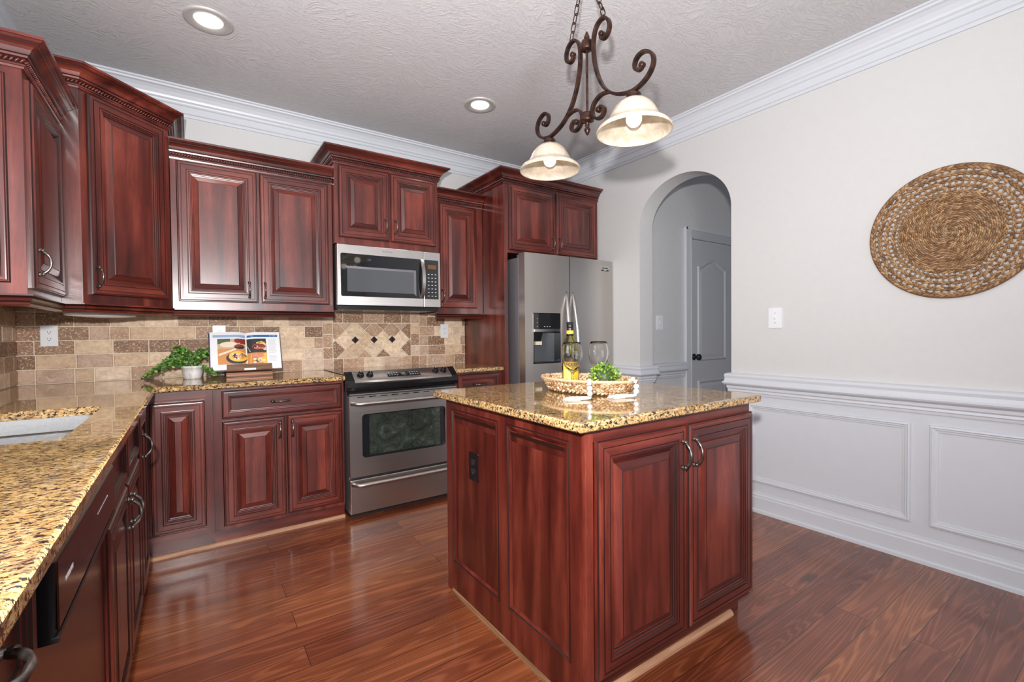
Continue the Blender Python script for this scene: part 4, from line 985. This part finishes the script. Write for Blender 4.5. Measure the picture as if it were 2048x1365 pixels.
for i in range(64):                                        # radial spokes
    a = 2*PI*i/64; p = [(-.006, q*math.cos(a), q*math.sin(a)) for q in (.175, .30)]
    mb.tube(p, .0046, WICK, 6, tint=(.36, .19, .085, 0))
mb.tube([(-.008, .3135*math.cos(2*PI*i/90), .3135*math.sin(2*PI*i/90)) for i in range(90)], .0045, WICK, 8, closed=True, tint=(.17, .08, .035, 0))
mb.build('woven_disc', th_b)

# ------------------------------------------------------------------ things on the back counter
# trailing plant
th = thing('potted_plant', (.800, -.205, .914), 'trailing green ivy in a small whitewashed pot on the countertop', 'plant')
mb = MB(); mb.lathe([(.0001, .002), (.042, 0), (.046, .010), (.052, .040), (.055, .066), (.060, .068), (.060, .080), (.054, .080), (.050, .066), (.0001, .064)], POT, 32); mb.build('pot', th)
mb = MB(); rp = random.Random(5); GR = [(.045, .14, .02), (.08, .22, .03), (.03, .09, .018), (.16, .34, .05), (.26, .42, .08), (.10, .26, .05)]
def gt(r_, pal=GR): c = r_.choice(pal); q = r_.uniform(.8, 1.2); return (c[0]*q, c[1]*q, c[2]*q, 0)
STEM = mat('plant_stem', (.10, .055, .03), .6)
def vine(p0, p1, p2, k, sz=.020):
    p0, p1, p2 = map(Vector, (p0, p1, p2)); pts = []
    for i in range(13):
        t = i/12; p = p0*(1-t)**2+p1*2*t*(1-t)+p2*t*t; p.z = max(p.z, .006); pts.append(p)
    mb.tube(pts, .0011, STEM, 5)
    for i in range(k):
        t = (i+.6)/k; j = min(11, int(t*12)); p = pts[j].lerp(pts[j+1], t*12-j); d = (pts[j+1]-pts[j]).normalized()
        for s_ in (-1, 1):
            dirv = d*.5+Vector((rp.gauss(0, .6), rp.gauss(0, .6), rp.gauss(.15, .5))); dirv.z = max(dirv.z, -.05 if p.z < .03 else -1)
            mb.leaf(p, dirv, (rp.gauss(0, .5), -1+rp.gauss(0, .4), .8+rp.gauss(0, .4)), sz*rp.uniform(.7, 1.2), sz*rp.uniform(.55, .85), gt(rp))
for i in range(26):
    a = rp.uniform(0, 2*PI); vine((rp.uniform(-.03, .03), rp.uniform(-.03, .03), .07), (.05*math.cos(a), .045*math.sin(a), .17), (-.01+.085*math.cos(a), min(.09, .075*math.sin(a)), rp.uniform(.11, .20)), 9)
for i in range(30):     # cascade to the left
    q = rp.random(); vine((-.02, rp.uniform(-.03, .02), .075), (-.07-.03*q, rp.uniform(-.08, .04), .18-.08*q), (-.10-.15*q, rp.uniform(-.13, .05), .13*(1-q)+.008), 12)
for i in range(4): vine((-.03, 0, .075), (-.06, .02, .17), (-.085-.02*i, .03+.02*i, .17-.02*i), 8, .014)
for i in range(5): vine((.02, -.02, .07), (.07, -.04, .09), (.085+.012*i, -.075, .012), 8)
for i in range(5): vine((.02, .01, .075), (.05, .0, .17), (.05+.01*i, .01, .145), 8)
mb.build('foliage', th)
# cookbook stand
SXL, SXR = .972, 1.232
th = thing('book_stand', (0, 0, 0), 'brown wooden cookbook stand on the countertop, holding the open book', 'book stand')
WB1 = simple_noise('stained_stand_wood', (.10, .045, .022), (.20, .10, .05), 14, .4, stretch=(.5, 5, 5)); WB2 = simple_noise('red_stand_wood', (.32, .09, .03), (.42, .14, .05), 14, .4, stretch=(.5, 5, 5))
mb = MB(); mb.box(SXL, SXR, -.262, -.040, .9145, .9215, WB1); mb.box(SXL, SXR, -.266, -.246, .9215, .933, WB2); mb.box(SXL, SXR, -.264, -.250, .933, .942, WB1); mb.build('base', th, bevel=.0015)
lean = math.radians(22)
TS = Matrix.Translation((0, -.215, .948)) @ Matrix.Rotation(-lean, 4, 'X')
mb = MB(); mb.box(SXL+.01, SXR-.01, .0, .010, -.012, .17, WB1, T=TS); mb.build('back_board', th, bevel=.001)
mb = MB(); mb.box(SXL+.004, SXR-.004, -.050, .006, -.016, -.008, WB1, T=TS); mb.box(SXL+.004, SXR-.004, -.056, -.048, -.016, .028, WB1, T=TS); lg = mb.build('ledge', th, bevel=.001)
mb = MB(); mb.box(1.07, 1.135, -.0575, -.0562, -.014, -.002, PLATE, T=TS); mb.build('name_plate', lg)
# open book: two page blocks with curved top leaf
th = thing('cookbook', (0, 0, 0), 'open cookbook showing food photos, leaning on the wooden stand', 'book')
BCX = 1.090; BW = .198; BH = .255
TB = Matrix.Translation((BCX, -.228, .951)) @ Matrix.Rotation(-lean, 4, 'X')
def page_y(u):   # u 0 at gutter .. 1 at the fore edge ; thickness toward the reader
    return -(.006+.026*math.sin(min(1, u*3.2)*PI/2)*(1-.30*u))
def page_block(side, thick):
    mb = MB(); n = 14; us = [i/n for i in range(n+1)]
    fr = [(side*BW*u, page_y(u)*thick) for u in us]; bk = [(side*BW*u, 0) for u in us]
    mb.add([(x, y, 0) for x, y in fr]+[(x, y, BH) for x, y in fr], [(i, i+1, n+1+i+1, n+1+i) for i in range(n)], PAPER, True)
    for z in (0, BH): mb.add([(x, y, z) for x, y in fr]+[(x, y, z) for x, y in bk], [(i, i+1, n+1+i+1, n+1+i) for i in range(n)], PEDGE)
    mb.add([(fr[-1][0], fr[-1][1], 0), (fr[-1][0], 0, 0), (fr[-1][0], 0, BH), (fr[-1][0], fr[-1][1], BH)], [(0, 1, 2, 3)], PEDGE)
    return mb.build('page_block', th, T=TB)
pl_ = page_block(-1, 1.0); pr_ = page_block(1, .8)
mb = MB(); mb.box(-BW-.006, BW+.006, .0, .003, -.003, BH+.003, mat('navy_cover', (.02, .03, .09), .4)); mb.build('cover', th, T=TB)
def pshape(mb, side, poly, m, lift, thick):
    """poly in page coords (0..1 from gutter to fore edge, 0..1 bottom to top); draped on the page curve"""
    n = len(poly); vs = [(side*BW*u, page_y(u)*thick-lift, BH*v) for u, v in poly]; cu = sum(p[0] for p in poly)/n; cv = sum(p[1] for p in poly)/n
    vs.append((side*BW*cu, page_y(cu)*thick-lift, BH*cv)); mb.add(vs, [(i, (i+1) % n, n) for i in range(n)], m)
def prect(mb, side, u0, u1, v0, v1, m, lift, thick, n=10):
    for i in range(n):
        a, b_ = u0+(u1-u0)*i/n, u0+(u1-u0)*(i+1)/n
        mb.add([(side*BW*a, page_y(a)*thick-lift, BH*v0), (side*BW*b_, page_y(b_)*thick-lift, BH*v0), (side*BW*b_, page_y(b_)*thick-lift, BH*v1), (side*BW*a, page_y(a)*thick-lift, BH*v1)], [(0, 1, 2, 3)], m, True)
def ell(cu, cv, a, b_, n=22): return [(cu+a*math.cos(2*PI*i/n), cv+b_*math.sin(2*PI*i/n)) for i in range(n)]
c_blue = col('print_blue', (.03, .13, .33)); c_pale = col('print_pale_blue', (.30, .42, .62)); c_or = col('print_orange', (.62, .26, .08)); c_tan = col('print_tan', (.58, .40, .25)); c_yel = col('print_yellow', (.80, .50, .08))
c_red = col('print_red', (.25, .03, .02)); c_dk = col('print_dark', (.035, .03, .03)); c_crm = col('print_cream', (.78, .66, .50)); c_grn = col('print_green', (.08, .12, .06)); c_pk = col('print_salmon', (.65, .25, .16)); c_gry = col('print_grey', (.45, .45, .46))
mb = MB(); prect(mb, -1, .02, .92, .855, .925, c_pale, .0006, 1); prect(mb, -1, .02, .80, .14, .82, c_or, .0006, 1)
prect(mb, -1, .02, .80, .55, .82, c_tan, .0010, 1); prect(mb, -1, .45, .80, .68, .82, c_grn, .0013, 1); prect(mb, -1, .02, .18, .68, .82, c_red, .0014, 1, 4)
pshape(mb, -1, ell(.50, .66, .24, .075), c_crm, .0018, 1); pshape(mb, -1, ell(.24, .76, .10, .06), c_red, .0020, 1); pshape(mb, -1, ell(.20, .60, .15, .065), c_dk, .0022, 1); pshape(mb, -1, ell(.20, .625, .11, .035), c_red, .0026, 1)
pshape(mb, -1, [(.78, .36), (.78, .42), (.30, .56), (.28, .52)], c_crm, .0018, 1); pshape(mb, -1, ell(.28, .30, .30, .155), c_dk, .0026, 1); pshape(mb, -1, ell(.24, .34, .27, .14), c_yel, .0031, 1)
for i in range(16): pshape(mb, -1, ell(.24+rp.uniform(-.16, .16), .34+rp.uniform(-.07, .07), .035, .022, 8), rp.choice([c_crm, c_pk, c_or, c_crm]), .0036, 1)
mb.build('printed_photo', pl_)
mb = MB(); prect(mb, 1, .03, .93, .865, .925, c_blue, .0006, .8); prect(mb, 1, .02, .58, .12, .82, c_or, .0006, .8); prect(mb, 1, .02, .58, .44, .82, c_dk, .0010, .8)
pshape(mb, 1, [(.03, .62), (.10, .47), (.56, .50), (.57, .68), (.30, .72)], c_crm, .0015, .8); pshape(mb, 1, ell(.36, .60, .20, .085), c_red, .0020, .8)
for i in range(7): pshape(mb, 1, ell(.24+.045*i, .56, .018, .03, 8), c_pk, .0026, .8)
for i in range(9): pshape(mb, 1, ell(.42+rp.uniform(-.1, .12), .71+rp.uniform(-.03, .03), .03, .02, 8), c_yel, .0026, .8)
pshape(mb, 1, [(.08, .13), (.12, .40), (.57, .42), (.57, .13)], c_yel, .0016, .8); pshape(mb, 1, ell(.34, .35, .16, .045), c_pk, .0022, .8)
for i in range(9): pshape(mb, 1, ell(.32+rp.uniform(-.17, .17), .22+rp.uniform(-.05, .05), .05, .025, 8), rp.choice([c_crm, c_crm, c_grn]), .0024, .8)
for i in range(26):
    v = .80-.024*i
    if .36 < v < .40: continue
    prect(mb, 1, .64, .90-.05*rp.random(), v, v+.006, c_gry, .0006, .8, 2)
mb.build('printed_photo', pr_)
text('Timeless Recipes with Kitchen Tools', .0098, PAPER, pr_, Matrix.Translation((.100, -.0215, BH*.895)) @ FACE_Y)

# white shallow fixture under the corner cabinet
th = thing('under_cabinet_light', (.415, -.415, 1.335), 'white oval light fixture mounted under the corner wall cabinet', 'light fixture')
mb = MB(); mb.lathe([(.150, 0), (.150, -.035), (.172, -.038), (.175, -.044), (.165, -.052), (.08, -.058), (.0001, -.060)], PLATE, 40, TR(0, 0, 0, PI/4) @ Matrix.Diagonal((1, .42, 1, 1))); mb.build('diffuser', th)

# ------------------------------------------------------------------ tray arrangement on the island
CXT, CYT, CZ = 2.232, -2.150, .914
RZT = math.radians(-80)
def tray_pt(a, ra, rb, z): 
    x, y = ra*math.cos(a), rb*math.sin(a); return (x, y, z)
th = thing('woven_tray', (CXT, CYT, CZ), 'oval braided seagrass tray on the island countertop', 'tray', rz=RZT)
mb = MB(); rg = random.Random(8)
def sg(): k = rg.choice([(.52, .34, .19), (.58, .42, .26), (.44, .26, .13), (.64, .48, .31), (.30, .15, .07)]); q = rg.uniform(.88, 1.1); return (k[0]*q, k[1]*q, k[2]*q, 0)
mb.add([(.195*math.cos(2*PI*i/40), .115*math.sin(2*PI*i/40), .008) for i in range(40)], [tuple(range(40))], WICK, False, (.5, .32, .17, 0)); mb.add([(.195*math.cos(2*PI*i/40), .115*math.sin(2*PI*i/40), .001) for i in range(40)], [tuple(range(39, -1, -1))], WICK, False, (.4, .25, .12, 0))
for lay in range(5):       # braided wall, flaring
    t = lay/4; ra, rb, z = .200+.030*t, .120+.028*t, .0145+.0425*t; n = 64
    for i in range(n):
        a = 2*PI*(i+.5*(lay % 2))/n; x, y = ra*math.cos(a), rb*math.sin(a); tx, ty = -ra*math.sin(a), rb*math.cos(a); hd_ = math.atan2(ty, tx)
        T = Matrix.Translation((x, y, z+rg.uniform(-.002, .002))) @ Matrix.Rotation(hd_, 4, 'Z') @ Matrix.Rotation(math.radians(42 if lay % 2 else -42), 4, 'Y') @ Matrix.Diagonal((.0155, .0050, .0065, 1))
        mb.ball((0, 0, 0), 1, WICK, 7, 5, T, sg())
mb.tube([(.232*math.cos(2*PI*i/60), .150*math.sin(2*PI*i/60), .060) for i in range(60)], .0062, WICK, 8, closed=True, tint=(.66, .44, .26, 0))
mb.build('braided_wall', th)
ZT = CZ+.0095
# wine bottle
th = thing('wine_bottle', (2.211, -2.062, ZT), 'yellow labelled white wine bottle standing in the woven tray', 'bottle')
mb = MB(); BO = [(.0001, .004), (.030, .001), (.037, .006), (.038, .02), (.038, .175), (.036, .195), (.028, .215), (.0185, .232), (.0150, .250), (.0145, .290), (.0155, .292), (.0155, .298), (.0125, .299)]
BI = [(.0110, .299), (.0120, .250), (.0155, .232), (.025, .213), (.033, .194), (.0350, .175), (.0350, .02), (.033, .008), (.0001, .008)]
mb.lathe(BO+BI, BOTG, 36); mb.build('glass', th)
mb = MB(); mb.lathe([(.0001, .0085), (.0325, .0085), (.0345, .02), (.0345, .150), (.0001, .150)], WINE, 32); mb.build('wine', th)
mb = MB(); A0 = math.atan2(-3.64+2.062, .80-2.211)
mb.lathe([(.0384, .030), (.0384, .118)], LBL, 20, a0=A0-.95, a1=A0+1.15); mb.lathe([(.03855, .032), (.03855, .088)], LBL2, 12, a0=A0-.85, a1=A0+.0); mb.lathe([(.0386, .094), (.0386, .096)], LBL2, 12, a0=A0-.85, a1=A0+1.0)
for i in range(3): mb.lathe([(.0386, .045+.010*i), (.0386, .048+.010*i)], col('label_brown%d' % i, (.35, .18, .03)), 10, a0=A0+.15, a1=A0+.9-.15*i)
lb = mb.build('label', th)
for ch, da in (('K', -.42), ('O', -.05), ('D', .33), ('O', .72)):
    a = A0+da; text(ch, .024, c_dk, lb, Matrix.Translation((.0388*math.cos(a), .0388*math.sin(a), .104)) @ Matrix.Rotation(a+PI/2, 4, 'Z') @ FACE_Y, ext=.0002)
mb = MB(); mb.lathe([(.0152, .272), (.0160, .274), (.0160, .299), (.0001, .3)], BLK, 24); mb.lathe([(.0154, .236), (.0152, .272)], BLK, 24); mb.lathe([(.0160, .245), (.0157, .260)], LBL, 24); ct = mb.build('neck_foil', th)
# glasses
def wine_glass(x, y, label):
    th = thing('wine_glass', (x, y, ZT), label, 'wine glass', 'wine glasses in the tray')
    O = [(.0001, .0005), (.033, .001), (.034, .003), (.010, .008), (.0042, .016), (.0040, .075), (.007, .084), (.018, .092), (.032, .108), (.0425, .132), (.0465, .155), (.0450, .175), (.0395, .198), (.0355, .210)]
    I = [(.0350, .2102), (.0389, .197), (.0443, .175), (.0457, .155), (.0417, .133), (.031, .110), (.017, .095), (.0001, .089)]
    mb = MB(); mb.lathe(O+I, GLASS, 40); mb.build('glass', th); return th
wine_glass(2.151, -2.142, 'clear stemmed wine glass standing in front of the wine bottle'); wine_glass(2.302, -2.150, 'clear stemmed wine glass behind the leafy green ball')
# boxwood ball
th = thing('boxwood_ball', (2.222, -2.262, ZT), 'yellow-green leafy boxwood ball sitting in the woven tray', 'topiary ball')
mb = MB(); mb.ball((0, 0, .060), .050, col('ball_core', (.03, .06, .015)), 16, 10); mb.build('core', th)
mb = MB(); rb_ = random.Random(3); PAL2 = [(.30, .42, .04), (.45, .52, .06), (.14, .26, .03), (.22, .36, .05), (.07, .16, .03), (.12, .26, .09)]
for i in range(520):
    z = 1-2*(i+.5)/520; a = i*2.39996; rr = math.sqrt(max(0, 1-z*z)); d = Vector((rr*math.cos(a), rr*math.sin(a), z))
    p = Vector((0, 0, .060))+d*rb_.uniform(.044, .062); dv = d+Vector((rb_.gauss(0, .5), rb_.gauss(0, .5), rb_.gauss(0, .5)))
    if p.z < .012: continue
    mb.leaf(p, dv, (rb_.gauss(0, 1), rb_.gauss(0, 1), rb_.gauss(0, 1)), rb_.uniform(.010, .016), rb_.uniform(.008, .012), gt(rb_, PAL2))
mb.build('foliage', th)
# white bead garland with tassels
th = thing('bead_garland', (CXT, CYT, CZ), 'white wooden bead garland with cotton tassels draped over the tray rim', 'bead garland', rz=RZT)
mb = MB(); tm = []
Rm = Matrix.Rotation(-RZT, 4, 'Z')
def wl(x, y, z): v = Rm @ Vector((x-CXT, y-CYT, 0)); return Vector((v.x, v.y, z-CZ))
def string_of(pts, rads):
    for p, r_ in zip(pts, rads): mb.ball(p, r_, BEADM, 14, 9)
def drape(px, py, dirx, diry):
    """rim point in world and outward direction"""
    o = Vector((dirx, diry, 0)).normalized(); base = Vector((px, py, 0)); P = []
    for d_, z in ((-.030, .968), (-.018, .979), (-.004, .986), (.008, .977), (.012, .958), (.012, .938), (.006, .924)):
        q = base+o*d_; P.append(wl(q.x, q.y, z+.0))
    return P
P1 = drape(2.070, -2.330, -.62, -.78); P2 = drape(2.250, -2.395, .12, -1)
string_of(P1, [.008, .008, .009, .008, .0115, .0115, .008]); string_of(P2, [.008, .008, .009, .008, .0115, .0115, .008]); mb.build('beads', th)
for (sx, sy, ex, ey) in ((2.062, -2.345, 1.982, -2.300), (2.240, -2.408, 2.160, -2.362)):
    mb = MB(); a = wl(sx, sy, .922); b_ = wl(ex, ey, .920); rg2 = random.Random(2)
    mb.tube([a.lerp(b_, i/6) for i in range(7)], [.005, .007, .0075, .008, .0085, .009, .006], COTTON, 10)
    for k in range(40):
        s_ = Vector((rg2.uniform(-.008, .008), rg2.uniform(-.008, .008), rg2.uniform(-.006, .004))); e_ = s_*1.5; e_.z = max(-.0045, e_.z)
        mb.tube([a.lerp(b_, .05), a.lerp(b_, .5)+s_, b_+e_+(b_-a)*rg2.uniform(-.05, .12)], .0012, COTTON, 5)
    mb.build('tassel', th)
